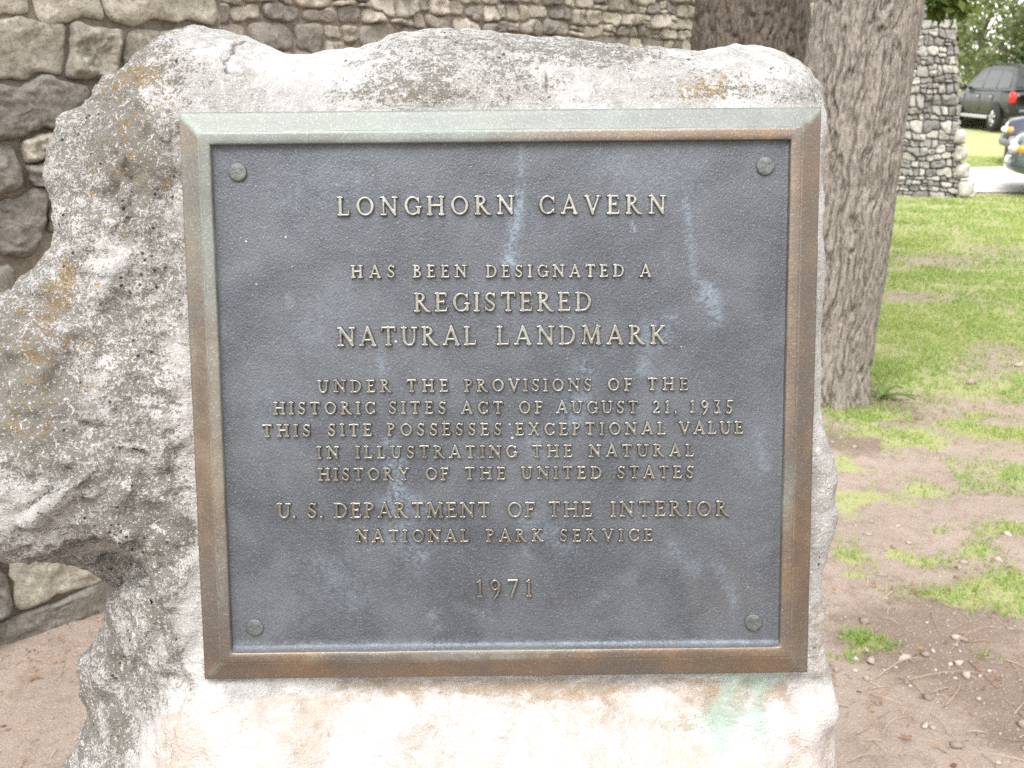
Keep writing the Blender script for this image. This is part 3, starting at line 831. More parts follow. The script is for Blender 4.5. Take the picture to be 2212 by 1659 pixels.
def glyphs(T, N, SL):
    """T thick stem, N thin stroke, SL half length of a serif"""
    h = N / 2
    def ln(x0, y0, x1, y1, w0, w1=None): return [(x0, y0, w0), (x1, y1, w0 if w1 is None else w1)]
    def st(x, w=T, top=True, bot=True, y0=0.0, y1=1.0):
        r = [ln(x, y0 + .05, x, y1 - .05, w)]
        if bot: r.append(ln(x - SL, y0 + h * .9, x + SL, y0 + h * .9, N * .9))
        if top: r.append(ln(x - SL, y1 - h * .9, x + SL, y1 - h * .9, N * .9))
        return r
    G = {}
    x0 = SL + .03
    G['A'] = (.90, [ln(.43, .95, .13, .04, N * 1.05), ln(.44, .96, .77, .04, T), ln(.25, .33, .62, .33, N), ln(.13 - SL * .8, h, .13 + SL * .8, h, N * .9), ln(.77 - SL * .9, h, .77 + SL * .7, h, N * .9)])
    bowl_u = [(x0, 1 - h, N), (x0 + .16, 1 - h, N)] + arc(x0 + .16, .765, .24, .235, 85, -85, T * .95, N) + [(x0, .53 + h * .4, N)]
    bowl_l = [(x0, .53 + h * .4, N), (x0 + .2, .53, N)] + arc(x0 + .2, .27, .29, .27, 85, -85, T, N) + [(x0, h, N)]
    G['B'] = (.68, st(x0) + [bowl_u, bowl_l])
    G['C'] = (.86, [arc(.47, .5, .44, .5, 42, 318, T, N, 34), ln(.80, .62, .80, .93, N * .7), ln(.80, .08, .80, .34, N * .7)])
    G['D'] = (.88, st(x0) + [[(x0, 1 - h, N), (x0 + .2, 1 - h, N)] + arc(x0 + .2, .5, .48, .5, 88, -88, T, N, 30) + [(x0, h, N)]])
    E = st(x0) + [ln(x0, 1 - h, .56, 1 - h, N), ln(x0, h, .60, h, N), ln(x0, .52, .46, .52, N), ln(.57, .80, .56, 1 - h, N * .8), ln(.62, .22, .60, h, N * .8), ln(.46, .42, .46, .62, N * .7)]
    G['E'] = (.68, E)
    G['F'] = (.64, st(x0) + [ln(x0, 1 - h, .56, 1 - h, N), ln(x0, .52, .46, .52, N), ln(.57, .79, .56, 1 - h, N * .8), ln(.46, .42, .46, .62, N * .7)])
    G['G'] = (.90, [arc(.47, .5, .44, .5, 42, 320, T, N, 34), ln(.79, .62, .79, .93, N * .7), ln(.78, .12, .78, .42, T), ln(.78 - SL, .43, .78 + SL, .43, N * .9)])
    G['H'] = (.92, st(x0) + st(.92 - x0) + [ln(x0, .52, .92 - x0, .52, N)])
    G['I'] = (2 * x0, st(x0))
    G['K'] = (.86, st(x0) + [ln(x0 + .04, .44, .64, .95, N * 1.1), ln(x0 + .14, .54, .68, .05, T), ln(.64 - SL * .8, 1 - h, .64 + SL * .9, 1 - h, N * .9), ln(.66 - SL * .5, h, .70 + SL, h, N * .9)])
    G['L'] = (.66, st(x0) + [ln(x0, h, .58, h, N), ln(.60, .24, .58, h, N * .8)])
    G['M'] = (1.06, [ln(.16, .04, .22, .96, N), ln(.22, .96, .53, .10, T), ln(.53, .10, .84, .96, N), ln(.84, .96, .90, .04, T), ln(.16 - SL * .8, h, .16 + SL * .8, h, N * .9), ln(.90 - SL * .8, h, .90 + SL * .8, h, N * .9), ln(.08, 1 - h, .24, 1 - h, N * .9), ln(.82, 1 - h, .98, 1 - h, N * .9)])
    G['N'] = (.92, [ln(.17, .04, .17, .93, N * 1.05), ln(.17, .95, .76, .06, T), ln(.76, .06, .76, .96, N * 1.05), ln(.17 - SL, h, .17 + SL, h, N * .9), ln(.76 - SL, 1 - h, .76 + SL, 1 - h, N * .9), ln(.17 - SL * 1.1, 1 - h, .20, 1 - h, N * .9)])
    G['O'] = (.98, [arc(.49, .5, .46, .5, 0, 360, T, N, 44, 0.18)])
    G['P'] = (.66, st(x0) + [[(x0, 1 - h, N), (x0 + .16, 1 - h, N)] + arc(x0 + .16, .74, .28, .26, 85, -85, T, N) + [(x0, .48 + h * .2, N)]])
    G['R'] = (.86, st(x0) + [[(x0, 1 - h, N), (x0 + .16, 1 - h, N)] + arc(x0 + .16, .755, .26, .245, 85, -85, T, N) + [(x0, .51 + h * .2, N)],
              [(x0 + .16, .50, T * .9), (.48, .27, T), (.64, .08, T * .95), (.82, .02, N * .9)]])
    s1 = arc(.33, .745, .25, .255, 28, 180, N * 1.1, N, 14) + [(.14, .66, T * .85), (.24, .56, T), (.40, .46, T), (.51, .36, T * .9)] + arc(.32, .27, .27, .27, 8, -160, N * 1.15, N, 16)
    G['S'] = (.64, [s1, ln(.55, .72, .55, .95, N * .65), ln(.08, .05, .08, .30, N * .65)])
    G['T'] = (.80, st(.40, top=False) + [ln(.07, 1 - h, .73, 1 - h, N), ln(.06, .78, .07, 1 - h, N * .85), ln(.74, .78, .73, 1 - h, N * .85)])
    G['U'] = (.90, [[(.18, .95, T), (.18, .40, T), (.20, .24, T), (.28, .10, T * .9), (.42, h, N * 1.1), (.58, .08, N), (.69, .22, N), (.72, .40, N * 1.05), (.72, .95, N * 1.05)],
              ln(.18 - SL, 1 - h, .18 + SL, 1 - h, N * .9), ln(.72 - SL, 1 - h, .72 + SL, 1 - h, N * .9)])
    G['V'] = (.88, [ln(.14, .96, .45, .05, T), ln(.45, .05, .76, .96, N * 1.05), ln(.14 - SL * .8, 1 - h, .14 + SL * .9, 1 - h, N * .9), ln(.76 - SL * .8, 1 - h, .76 + SL * .8, 1 - h, N * .9)])
    G['X'] = (.86, [ln(.16, .96, .70, .04, T), ln(.70, .96, .15, .04, N), ln(.16 - SL * .8, 1 - h, .16 + SL * .9, 1 - h, N * .9), ln(.70 - SL * .8, 1 - h, .70 + SL * .8, 1 - h, N * .9), ln(.15 - SL * .8, h, .15 + SL * .8, h, N * .9), ln(.70 - SL * .9, h, .70 + SL * .8, h, N * .9)])
    G['Y'] = (.84, [ln(.13, .96, .42, .46, T), ln(.72, .96, .42, .46, N), ln(.42, .48, .42, .04, T), ln(.42 - SL, h, .42 + SL, h, N * .9), ln(.13 - SL * .7, 1 - h, .13 + SL * .9, 1 - h, N * .9), ln(.72 - SL * .8, 1 - h, .72 + SL * .7, 1 - h, N * .9)])
    G['1'] = (.44, [ln(.24, .04, .24, .95, T), ln(.08, .86, .24, .95, N * .8), ln(.24 - SL, h, .24 + SL, h, N * .9)])
    G['2'] = (.60, [arc(.29, .70, .26, .30, 160, -20, T * .9, N, 14) + [(.48, .50, T * .9), (.10, .08, N * 1.2)], ln(.09, h, .54, h, N * 1.1), ln(.56, .18, .54, h, N * .8)])
    G['3'] = (.58, [[(.10, .95, N), (.48, .95, N), (.28, .58, N)] + arc(.24, .26, .28, .34, 80, -125, T * .95, N, 16)])
    G['5'] = (.58, [ln(.16, .95, .50, .97, N * 1.1), ln(.16, .95, .13, .52, N), [(.13, .53, N)] + arc(.22, .26, .30, .33, 100, -125, T * .95, N, 18)])
    G['7'] = (.64, [ln(.08, .95, .58, .95, N * 1.1), ln(.58, .95, .26, -.02, T * .8, T), ln(.07, .80, .08, .95, N * .8)])
    G['9'] = (.62, [arc(.30, .68, .27, .32, 0, 360, T * .9, N, 28), [(.53, .70, T * .95), (.54, .45, T * .9), (.44, .16, T * .75), (.24, -.12, N)]])
    G['.'] = (.24, [[(.11, .08, .19), (.115, .08, .19)]])
    G[','] = (.24, [[(.11, .09, .19), (.12, .05, .15), (.05, -.12, .05)]])
    return G

def glyph_mesh(strokes, cap, wid, grid, height, draft):
    x0, x1, y0, y1 = -.12 * cap, (wid + .12) * cap, -.32 * cap, 1.12 * cap
    X, Y = np.meshgrid(np.arange(x0, x1, grid), np.arange(y0, y1, grid))
    D = np.full(X.shape, -9.0)
    for s in strokes:
        s = [(a * cap, b * cap, c * cap / 2) for a, b, c in s]
        for (ax, ay, aw), (bx, by, bw) in zip(s[:-1], s[1:]):
            ex, ey = bx - ax, by - ay
            t = np.clip(((X - ax) * ex + (Y - ay) * ey) / (ex * ex + ey * ey + 1e-14), 0, 1)
            D = np.maximum(D, aw + (bw - aw) * t - np.hypot(X - ax - t * ex, Y - ay - t * ey))
    H = height * sstep(-draft * .9, draft * .35, D) - 0.0008 * sstep(-draft * .7, -draft * 1.5, D)
    keep = D > -draft * 2.0
    cell = keep[:-1, :-1] | keep[1:, :-1] | keep[:-1, 1:] | keep[1:, 1:]
    i, j = np.nonzero(cell)
    w = X.shape[1]
    F = np.stack([i * w + j, i * w + j + 1, (i + 1) * w + j + 1, (i + 1) * w + j], -1)
    used, inv = np.unique(F, return_inverse=True)
    V = np.stack([X, Y, H], -1).reshape(-1, 3)[used]
    return V, inv.reshape(-1, 4)

# (capital height, stem, thin, serif, [(word, x at start, baseline at start, x at end, baseline at end)]) in picture points
def c4(*w): return [(s, (700 + a / 2.765) * .9736, (380 + y0 / 2.765) * .9736, (700 + b / 2.765) * .9736, (380 + y1 / 2.765) * .9736) for s, a, y0, b, y1 in w]
def c5(*w): return [(s, (560 + a / 1.975) * .9736, (800 + y0 / 1.975) * .9736, (560 + b / 1.975) * .9736, (800 + y1 / 1.975) * .9736) for s, a, y0, b, y1 in w]
BIG, MID, SML = (43.0, .175, .115, .125), (34.5, .175, .12, .13), (28.5, .20, .135, .145)
LINES = [
    (BIG, c4(('LONGHORN', 135, 276, 1222, 266), ('CAVERN', 1368, 266, 2150, 263))),
    (SML, c4(('HAS', 220, 656, 490, 655), ('BEEN', 598, 654, 928, 653), ('DESIGNATED', 1045, 653, 1895, 650), ('A', 1982, 650, 2068, 650))),
    (BIG, c4(('REGISTERED', 605, 864, 1698, 860))),
    (BIG, c4(('NATURAL', 135, 1075, 990, 1069), ('LANDMARK', 1112, 1068, 2155, 1062))),
    (SML, c5(('UNDER', 285, 142, 610, 139), ('THE', 675, 139, 860, 138), ('PROVISIONS', 930, 138, 1488, 134), ('OF', 1555, 134, 1665, 133), ('THE', 1730, 132, 1910, 131))),
    (SML, c5(('HISTORIC', 92, 238, 540, 236), ('SITES', 597, 235, 850, 235), ('ACT', 915, 235, 1100, 234), ('OF', 1165, 234, 1275, 233), ('AUGUST', 1332, 233, 1690, 232), ('21,', 1752, 231, 1862, 231), ('1935', 1915, 230, 2107, 230))),
    (SML, c5(('THIS', 43, 335, 257, 334), ('SITE', 330, 333, 525, 332), ('POSSESSES', 590, 331, 1093, 329), ('EXCEPTIONAL', 1152, 329, 1812, 325), ('VALUE', 1868, 324, 2150, 322))),
    (SML, c5(('IN', 283, 432, 380, 431), ('ILLUSTRATING', 452, 430, 1160, 427), ('THE', 1225, 426, 1403, 424), ('NATURAL', 1475, 424, 1935, 421))),
    (SML, c5(('HISTORY', 288, 528, 688, 525), ('OF', 757, 525, 862, 524), ('THE', 930, 523, 1110, 522), ('UNITED', 1178, 521, 1532, 519), ('STATES', 1597, 518, 1935, 516))),
    (MID, c5(('U.', 108, 692, 192, 692), ('S.', 240, 691, 310, 691), ('DEPARTMENT', 358, 691, 1042, 688), ('OF', 1115, 688, 1240, 687), ('THE', 1295, 686, 1490, 685), ('INTERIOR', 1570, 685, 2090, 682))),
    (SML, c5(('NATIONAL', 455, 797, 950, 796), ('PARK', 1023, 795, 1275, 794), ('SERVICE', 1345, 794, 1755, 792))),
    (BIG[:1] + (.16, .11, .11), c5(('1971', 978, 1037, 1228, 1035))),
]
def build_letters():
    wl = PANEL_W + 0.002
    for (cap_px, T, N, SL), words in LINES:
        G = glyphs(T, N, SL)
        for word, xa, ya, xb, yb in words:
            Vs, Fs, n = [], [], 0
            if word == '1971': cap_px = 39.0
            ua, va = on_plaque(xa, ya, wl); ub, vb = on_plaque(xb, yb, wl)
            ut, vt = on_plaque(xa, ya - cap_px * .9736, wl)
            cap = math.hypot(ut - ua, vt - va)
            adv = [G[ch][0] * cap for ch in word]
            L = math.hypot(ub - ua, vb - va)
            gap = (L - sum(adv)) / max(1, len(word) - 1) if len(word) > 1 else 0
            ang = math.atan2(vb - va, ub - ua)
            x = 0.0 if len(word) > 1 else (L - adv[0]) / 2
            for ch, a in zip(word, adv):
                wid, strokes = G[ch]
                squeeze = 1.0
                V, F = glyph_mesh(strokes, cap, wid, 0.00042 if cap < .017 else 0.00050, 0.0033, 0.00055)
                ca, sa = math.cos(ang), math.sin(ang)
                jx, jy = rng.normal(0, .0001, 2)
                P = np.stack([ua + ca * (V[:, 0] + x) - sa * V[:, 1] + jx, va + sa * (V[:, 0] + x) + ca * V[:, 1] + jy, V[:, 2] + PANEL_W], -1)
                Vs.append(P); Fs.append(F + n); n += len(V)
                x += a + gap
            o = mesh_obj('lettering', np.concatenate(Vs), np.concatenate(Fs), M_LET, plaque)
            o['label'] = 'raised bronze lettering reading ' + word
build_letters()

# ------------------------------------------------------------------ rubble walls
def stone_patch(a, b, dep, seed, n=9, m=7):
    """one loose stone: outline of a rounded box, bulging by dep"""
    s = np.linspace(-1, 1, n); t = np.linspace(-1, 1, m)
    s, t = np.sign(s) * np.abs(s) ** 0.75, np.sign(t) * np.abs(t) ** 0.75
    S, T = np.meshgrid(s, t)
    r = random.Random(seed)
    k = r.uniform(0.15, 0.6)
    X = S * np.sqrt(1 - k * T * T / 2); Y = T * np.sqrt(1 - k * S * S / 2)
    X = X * (1 + 0.16 * r.uniform(-1, 1) * T); Y = Y * (1 + 0.18 * r.uniform(-1, 1) * S)
    q = (1 - np.abs(S) ** 5) * (1 - np.abs(T) ** 5)
    H = dep * np.clip(q, 0, 1) ** 0.33 + q * dep * 0.4 * fbm(S * 1.6 + seed, T * 1.6, 0.0, 3, 9)
    H = np.where((np.abs(S) > .999) | (np.abs(T) > .999), -0.025, H)
    return X * a, Y * b, H

def rubble(mb, origin, ax, nrm, length, height, sw, sh, dep, seed, res=(24, 6), gap=.008, rough=1.0):
    """rough coursed stones on a face (origin at its foot, ax along it, nrm out of it): the bed joints step and wander, so that stones interlock"""
    r = random.Random(seed)
    o, ax, nrm = np.asarray(origin, float), np.asarray(ax, float), np.asarray(nrm, float)
    xs_ = np.arange(-sw, length + sw, sw / 16)
    def bed(z, k, amp):
        steps = np.zeros_like(xs_); x = -sw
        while x < length + sw:
            w = sw * r.uniform(.8, 2.2)
            steps += (r.uniform(-1, 1) * amp) * sstep(x - .05 * sw, x + .05 * sw, xs_) * (1 - sstep(x + w - .05 * sw, x + w + .05 * sw, xs_))
            x += w
        return z + steps + .12 * sh * fbm(xs_ / sw * 2.2, k * 3.1, seed, 2, 6) + .25 * sh * vnoise(xs_ / sw * .35, k * .4, seed, 8)
    beds, z, k = [], -.02, 0
    while z < height + sh:
        hh = sh * r.choice((.65, .8, 1.0, 1.0, 1.25, 1.5))
        beds.append((bed(z, k, .20 * hh if k else 0.0), hh)); z += hh; k += 1
    na, nr = res
    th = np.linspace(0, 2 * np.pi, na, endpoint=False) + .01
    rho = (1 - (1 - np.linspace(0.0, 1, nr)) ** 1.9)
    polys = []
    for (b0, hh), (b1, _) in zip(beds[:-1], beds[1:]):
        x = -sw * r.random(); lean0 = 0
        while x < length:
            w = sw * r.choice((.55, .7, .85, 1.0, 1.2, 1.5)) * (.75 + .25 * hh / sh)
            lean1 = r.uniform(-.16, .16) * hh
            t = np.linspace(0, 1, 9)
            def side(s_): 
                xa = x + lean0 * (s_ - .5) * 2; xb = x + w + lean1 * (s_ - .5) * 2
                return xa + (xb - xa) * t
            def zat(xx, f): return np.interp(xx, xs_, b0) * (1 - f) + np.interp(xx, xs_, b1) * f
            cuts = [(0, 1)]
            q = r.random()
            if q < .20 and w < 1.1 * sw: m_ = r.uniform(.35, .65); cuts = [(0, m_), (m_, 1)]
            for f0, f1 in cuts:
                xb_, xt_ = side(f0), side(f1)
                polys.append(np.concatenate([np.stack([xb_, zat(xb_, f0)], -1), np.stack([xt_[::-1], zat(xt_[::-1], f1)], -1)]))
            x += w; lean0 = lean1
    for i, P in enumerate(polys):
        P = P.copy()
        P[:, 0] = np.clip(P[:, 0], 0, length); P[:, 1] = np.clip(P[:, 1], -.03, height + .03 * math.sin(i))
        c = (P.max(0) + P.min(0)) / 2
        if np.ptp(P[:, 0]) < .04 or np.ptp(P[:, 1]) < .022: continue
        P = P - c
        rad = np.full(na, 9.0)
        for k in range(len(P)):
            a, b = P[k], P[(k + 1) % len(P)]
            e = b - a
            den = np.cos(th) * e[1] - np.sin(th) * e[0]
            with np.errstate(divide='ignore', invalid='ignore'):
                t = (a[0] * e[1] - a[1] * e[0]) / den
                sgl = (a[0] * np.sin(th) - a[1] * np.cos(th)) / den
            ok = (t > 0) & (t < rad) & np.isfinite(t) & (sgl >= -1e-6) & (sgl <= 1 + 1e-6)
            rad = np.where(ok, t, rad)
        if rad.max() > 3: continue
        ker = rad * .55 + .225 * (np.roll(rad, 1) + np.roll(rad, -1))
        rr = np.maximum(ker - gap * r.uniform(.5, 2.2), ker * .6) * (1 + .06 * rough * fbm(np.cos(th) * 2.2 + i, np.sin(th) * 2.2, seed, 3, 4))
        X, Y = rho[:, None] * rr * np.cos(th), rho[:, None] * rr * np.sin(th)
        D = dep * r.uniform(.45, 1.5)
        prof = np.clip(1 - rho ** 8, 0, 1) ** .4
        H = D * prof[:, None] + prof[:, None] * (r.uniform(-.4, .4) * D * X / (sw * .5) + r.uniform(-.7, .3) * D * Y / (sh * .5))
        H = H + prof[:, None] * D * rough * (.45 * fbm(X / sh * 1.8 + i, Y / sh * 1.8, 0.3, 3, 9) + .22 * np.abs(fbm(X / sh * 5 + i, Y / sh * 7, 0.9, 3, 19)))
        H[-1] = -0.012
        G = o + (c[0] + X)[..., None] * ax + H[..., None] * nrm + np.array([0, 0, 1.0]) * (c[1] + Y)[..., None]
        mb.grid(G[::-1], 0, r.random(), close_u=True)

M_ST_NEAR = mat_wall_stone('old_grey_block', (0.215, 0.20, 0.168), (0.12, 0.11, 0.09), (0.30, 0.285, 0.255), 1.6, 0.9)
M_MO_NEAR = mat_mortar('brown_mortar', (0.205, 0.175, 0.14))
M_ST_MID = mat_wall_stone('pale_rubble', (0.33, 0.30, 0.262), (0.21, 0.185, 0.152), (0.44, 0.415, 0.38), 1.3, 0.4)
M_MO_MID = mat_mortar('pinkish_mortar', (0.27, 0.22, 0.18))
M_ST_PIL = mat_wall_stone('grey_pillar_stone', (0.29, 0.284, 0.278), (0.16, 0.156, 0.152), (0.40, 0.395, 0.385), 1.3, 0.5)
M_MO_PIL = mat_mortar('grey_joint', (0.25, 0.238, 0.22))

def wall(name, p0, p1, height, thick, sw, sh, dep, seed, mats, label, res=(24, 6), ends=False, gap=.008, rough=1.0):
    p0, p1 = np.array([*p0, 0.0]), np.array([*p1, 0.0])
    ax = p1 - p0; L = np.linalg.norm(ax); ax /= L
    nrm = np.array([ax[1], -ax[0], 0])
    mb = MB()
    R_ = np.stack([ax, -nrm, [0, 0, 1]], 1)
    mb.box((L / 2, thick / 2, height / 2 - .05), (L, thick, height + .1), 1)
    mb.v[-1] = mb.v[-1] @ R_.T
    rubble(mb, (0, 0, 0), ax, nrm, L, height, sw, sh, dep, seed, res, gap, rough=rough)
    if ends:
        rubble(mb, ax * L, -nrm, ax, thick, height, sw, sh, dep, seed + 1, res, gap, rough=rough)
        rubble(mb, -nrm * thick, nrm, -ax, thick, height, sw, sh, dep, seed + 2, res, gap, rough=rough)
    o = mb.build(name, mats, None, True, p0)
    return tag(o, label, 'wall')

wall('block_wall', (-2.10, 1.85), (-0.815, 3.00), 2.9, 0.5, .26, .15, .026, 3, [M_ST_NEAR, M_MO_NEAR],
     'weathered grey wall of large rough blocks close behind the boulder', (72, 18), True, .007, 1.6)
wall('rubble_wall', (-1.9, 4.6), (3.75, 11.2), 3.6, 0.5, .17, .088, .030, 8, [M_ST_MID, M_MO_MID],
     'long buff wall of small rubble stones in brown mortar behind the tree trunks', (32, 7), False, .006, 1.1)

# the pillar
def pillar():
    pl, pr = at_y(1925, 410, 13.3), at_y(2078, 410, 13.3)
    Lx = pr[0] - pl[0]
    mb = MB()
    H = 2.30
    base = np.array([pl[0], 13.3, 0.0])
    mb.box((Lx / 2, .45, H / 2 - .05), (Lx - .04, .9 - .04, H + .05), 1)
    rubble(mb, (0, 0, 0), (1, 0, 0), (0, -1, 0), Lx, H, .15, .10, .032, 21, (32, 7), .006, rough=1.2)
    rubble(mb, (Lx, 0, 0), (0, 1, 0), (1, 0, 0), .9, H, .15, .10, .032, 22, (32, 7), .006, rough=1.2)
    for i_ in range(len(mb.v)):
        q_ = mb.v[i_]; f_ = 1 - .36 * np.clip(q_[:, 2], -.05, 2.4) / 2.3 / Lx
        mb.v[i_] = np.stack([q_[:, 0] * f_, q_[:, 1], q_[:, 2]], -1)
    # capping stones and foot stones that spread to the right
    r = random.Random(4)
    for k in range(7):
        X, Y, Hh = stone_patch(.10, .09, .06, 900 + k)
        P = np.stack([r.uniform(.08, Lx - .46) + X, .25 + .25 * (k % 3) + Y, H - .02 + Hh], -1)
        mb.grid(P, 0, r.random())
    for k, (x, z, a, b) in enumerate([(Lx + .03, .10, .10, .12), (Lx - .04, .33, .09, .10), (Lx + .09, .05, .06, .06), (Lx - .09, .55, .07, .10), (Lx - .13, .75, .06, .09)]):
        X, Y, Hh = stone_patch(a, b, .09, 950 + k)
        mb.grid(np.stack([x + X, -.03 - Hh, z + Y], -1), 0, .9)
    tag(mb.build('stone_pillar', [M_ST_PIL, M_MO_PIL], None, True, base), 'grey rubble stone pillar standing on the lawn beside the pale driveway', 'pillar')
pillar()

# ------------------------------------------------------------------ trees
M_BARK = mat_bark('furrowed_grey_bark', (0.115, 0.102, 0.088), (0.275, 0.245, 0.212), (0.19, 0.14, 0.075))
M_BARK2 = mat_bark('dark_shaggy_bark', (0.06, 0.05, 0.04), (0.15, 0.125, 0.102), (0.08, 0.065, 0.035))
M_LEAF1 = mat_leaf('elm_leaf', (0.05, 0.085, 0.018), (0.13, 0.17, 0.035))
M_LEAF2 = mat_leaf('far_leaf', (0.085, 0.115, 0.055), (0.17, 0.205, 0.095), 0.3)
M_LEAF3 = mat_leaf('far_leaf_yellow', (0.12, 0.14, 0.06), (0.22, 0.24, 0.11), 0.3)

def trunk_mesh(name, centre, radius, z1, mat, parent, root_flare=0.12, seg=230, dz=0.009, furrow=0.016, seed=1, z0=-0.06, fine_top=2.7):
    zs = np.concatenate([np.arange(z0, min(z1, fine_top), dz), np.arange(min(z1, fine_top), z1 + .01, 0.05)])
    th = np.linspace(0, 2 * np.pi, seg, endpoint=False)
    Z, TH = np.meshgrid(zs, th, indexing='ij')
    c = np.array([centre(z) for z in zs])
    r = np.array([radius(z) for z in zs])[:, None]
    cx, sx = np.cos(TH), np.sin(TH)
    k = 1.0 / 0.22
    wx = .55 * vnoise(Z * 9, cx * 3, sx * 3, seed); wy = .55 * vnoise(Z * 9 + 50, cx * 3, sx * 3, seed + 1)
    f = np.abs(fbm(cx * k * 1.55 + wx, sx * k * 1.55 + wy, Z * 3.6, 3, seed + 3, .5))
    ridge = np.clip(f * 3.0, 0, 1) ** .8
    plates = fbm(cx * 9, sx * 9, Z * 7, 3, seed + 31)
    lump = fbm(cx * 1.3, sx * 1.3, Z * .9, 2, seed + 40)
    flare = root_flare * np.exp(-np.maximum(Z, 0) / 0.16) * (0.6 + 0.6 * vnoise(cx * 2.2, sx * 2.2, 0.0, seed + 50))
    R_ = r * (1 + 0.05 * lump) + flare + furrow * (ridge - .7) + furrow * .22 * plates
    P = np.stack([c[:, 0][:, None] + R_ * cx, c[:, 1][:, None] + R_ * sx, Z], -1)
    h, w = Z.shape; idx = np.arange(h * w).reshape(h, w)
    nx = np.roll(idx, -1, 1)
    F = np.stack([idx[:-1], nx[:-1], nx[1:], idx[1:]], -1).reshape(-1, 4)
    return mesh_obj(name, P, F, mat, parent)

def leaf_cloud(pts, size, seed, hang=0.0):
    """one small folded leaf per point"""
    r = np.random.default_rng(seed)
    n = len(pts)
    d = r.normal(size=(n, 3)); d[:, 2] -= hang; d /= np.linalg.norm(d, axis=1)[:, None]
    s = np.cross(d, r.normal(size=(n, 3))); s /= np.linalg.norm(s, axis=1)[:, None] + 1e-9
    nn = np.cross(d, s)
    L = size * r.uniform(.6, 1.3, n)[:, None]; Wd = L * r.uniform(.22, .34, n)[:, None]
    a, tip = pts, pts + d * L
    m1 = pts + d * L * .45 + s * Wd + nn * L * .06; m2 = pts + d * L * .45 - s * Wd + nn * L * .06
    V = np.stack([a, m1, tip, m2], 1).reshape(-1, 3)
    i = np.arange(n)[:, None] * 4
    F = np.concatenate([np.concatenate([i, i + 1, i + 2], 1), np.concatenate([i, i + 2, i + 3], 1)])
    return V, F, np.repeat(np.clip(r.normal(.5, .25, n), 0, 1), 4)

def clump_points(centres, radii, per, seed):
    r = np.random.default_rng(seed); out = []
    for c, rad, n in zip(centres, radii, per):
        d = r.normal(size=(n, 3)); d /= np.linalg.norm(d, axis=1)[:, None]
        out.append(np.asarray(c) + d * (rad * r.uniform(.35, 1.0, n) ** .6)[:, None] * np.array([1, 1, .75]))
    return np.concatenate(out)

# the near tree: its right edge and its foot are read from the picture
tb = on_ground(1764, 868)
tree1 = empty('tree', (tb[0], tb[1] + .12, 0))
tag(tree1, 'upright tree with furrowed grey brown trunk just behind the right edge of the boulder', 'tree')
tp = at_y(1886, 0, 4.85)
def c1(z): return ((tp[0] - tb[0] - 0.0) * z / tp[2] + .012 * math.sin(z * 3), .04 * z)
trunk_mesh('trunk', c1, lambda z: .226 + .008 * math.sin(z * 2.3) + .006 * z, 4.0, M_BARK, tree1, .05, seed=4, seg=360, dz=.007, furrow=.024)
mbl = MB()
tops = []
for k, (ax_, el, L) in enumerate([(0.3, 55, 2.2), (2.2, 50, 2.0), (4.1, 58, 2.3), (5.3, 40, 2.1)]):
    b0 = np.array([*c1(3.7), 3.7]); e = math.radians(el)
    dr = np.array([math.cos(ax_) * math.cos(e), math.sin(ax_) * math.cos(e), math.sin(e)])
    pts = [b0 + dr * L * t + np.array([0, 0, .35 * t * t]) + .10 * np.array([math.sin(5 * t + k), math.cos(4 * t), 0]) * t for t in np.linspace(0, 1, 9)]
    mbl.tube(pts, np.linspace(.12, .02, 9), 10); tops += pts[4:]
db = [np.array(at_y(2120, -150, 5.6)), np.array(at_y(2075, -60, 5.7)), np.array(at_y(2040, 4, 5.75)), np.array(at_y(2025, 26, 5.75))]
org = np.array([tb[0], tb[1] + .12, 0])
db = [d - org for d in db]
mbl.tube([tops[-1]] + [db[0] + np.array([0, 0, .4])] + db, np.linspace(.03, .004, 6), 6)
mbl.build('limbs', M_BARK, tree1, True)
cs = [p + np.array([rnd.uniform(-.4, .4), rnd.uniform(-.4, .4), rnd.uniform(0, .5)]) for p in tops for _ in range(1)]
pts = clump_points(cs, [.6] * len(cs), [85] * len(cs), 3)
pts2 = clump_points([d + np.array([0.0, 0, 0.02]) for d in db[1:]] + [np.array(at_y(2010, 2, 5.7)) - org, np.array(at_y(2070, 2, 5.7)) - org], [.12, .09, .06, .07, .10], [60, 50, 26, 22, 55], 4)
V, F, ti = leaf_cloud(np.concatenate([pts, pts2]), .075, 6, .5)
mesh_obj('crown', V, F, M_LEAF1, tree1, False, attrs={'tint': ti})

p2 = at_y(1634, 60, 6.3)
tree2 = empty('tree', (p2[0] - .10, 6.3, 0))
tag(tree2, 'darker thick trunk behind the boulder, left of the upright grey brown tree', 'tree')
trunk_mesh('trunk', lambda z: (.245 - .125 * z + .03 * z * z * .5, 0), lambda z: .315 + .11 * max(0.0, min(1.2, 1.95 - z)), 4.2, M_BARK2, tree2, .05, seg=230, dz=0.010, furrow=.03, seed=9)
mbl = MB(); tops = []
for k, (ax_, el, L) in enumerate([(1.0, 55, 2.2), (2.9, 50, 2.2), (4.6, 62, 2.0), (5.9, 52, 2.2)]):
    b0 = np.array([-.02, 0, 3.9]); e = math.radians(el)
    dr = np.array([math.cos(ax_) * math.cos(e), math.sin(ax_) * math.cos(e), math.sin(e)])
    pts = [b0 + dr * L * t + .12 * np.array([math.sin(5 * t + k), math.cos(4 * t), 0]) * t for t in np.linspace(0, 1, 9)]
    mbl.tube(pts, np.linspace(.16, .025, 9), 10); tops += pts[3:]
mbl.build('limbs', M_BARK2, tree2, True)
cs = [p + np.array([rnd.uniform(-.5, .5), rnd.uniform(-.5, .5), rnd.uniform(0, .5)]) for p in tops]
V, F, ti = leaf_cloud(clump_points(cs, [.65] * len(cs), [90] * len(cs), 8), .075, 9, .5)
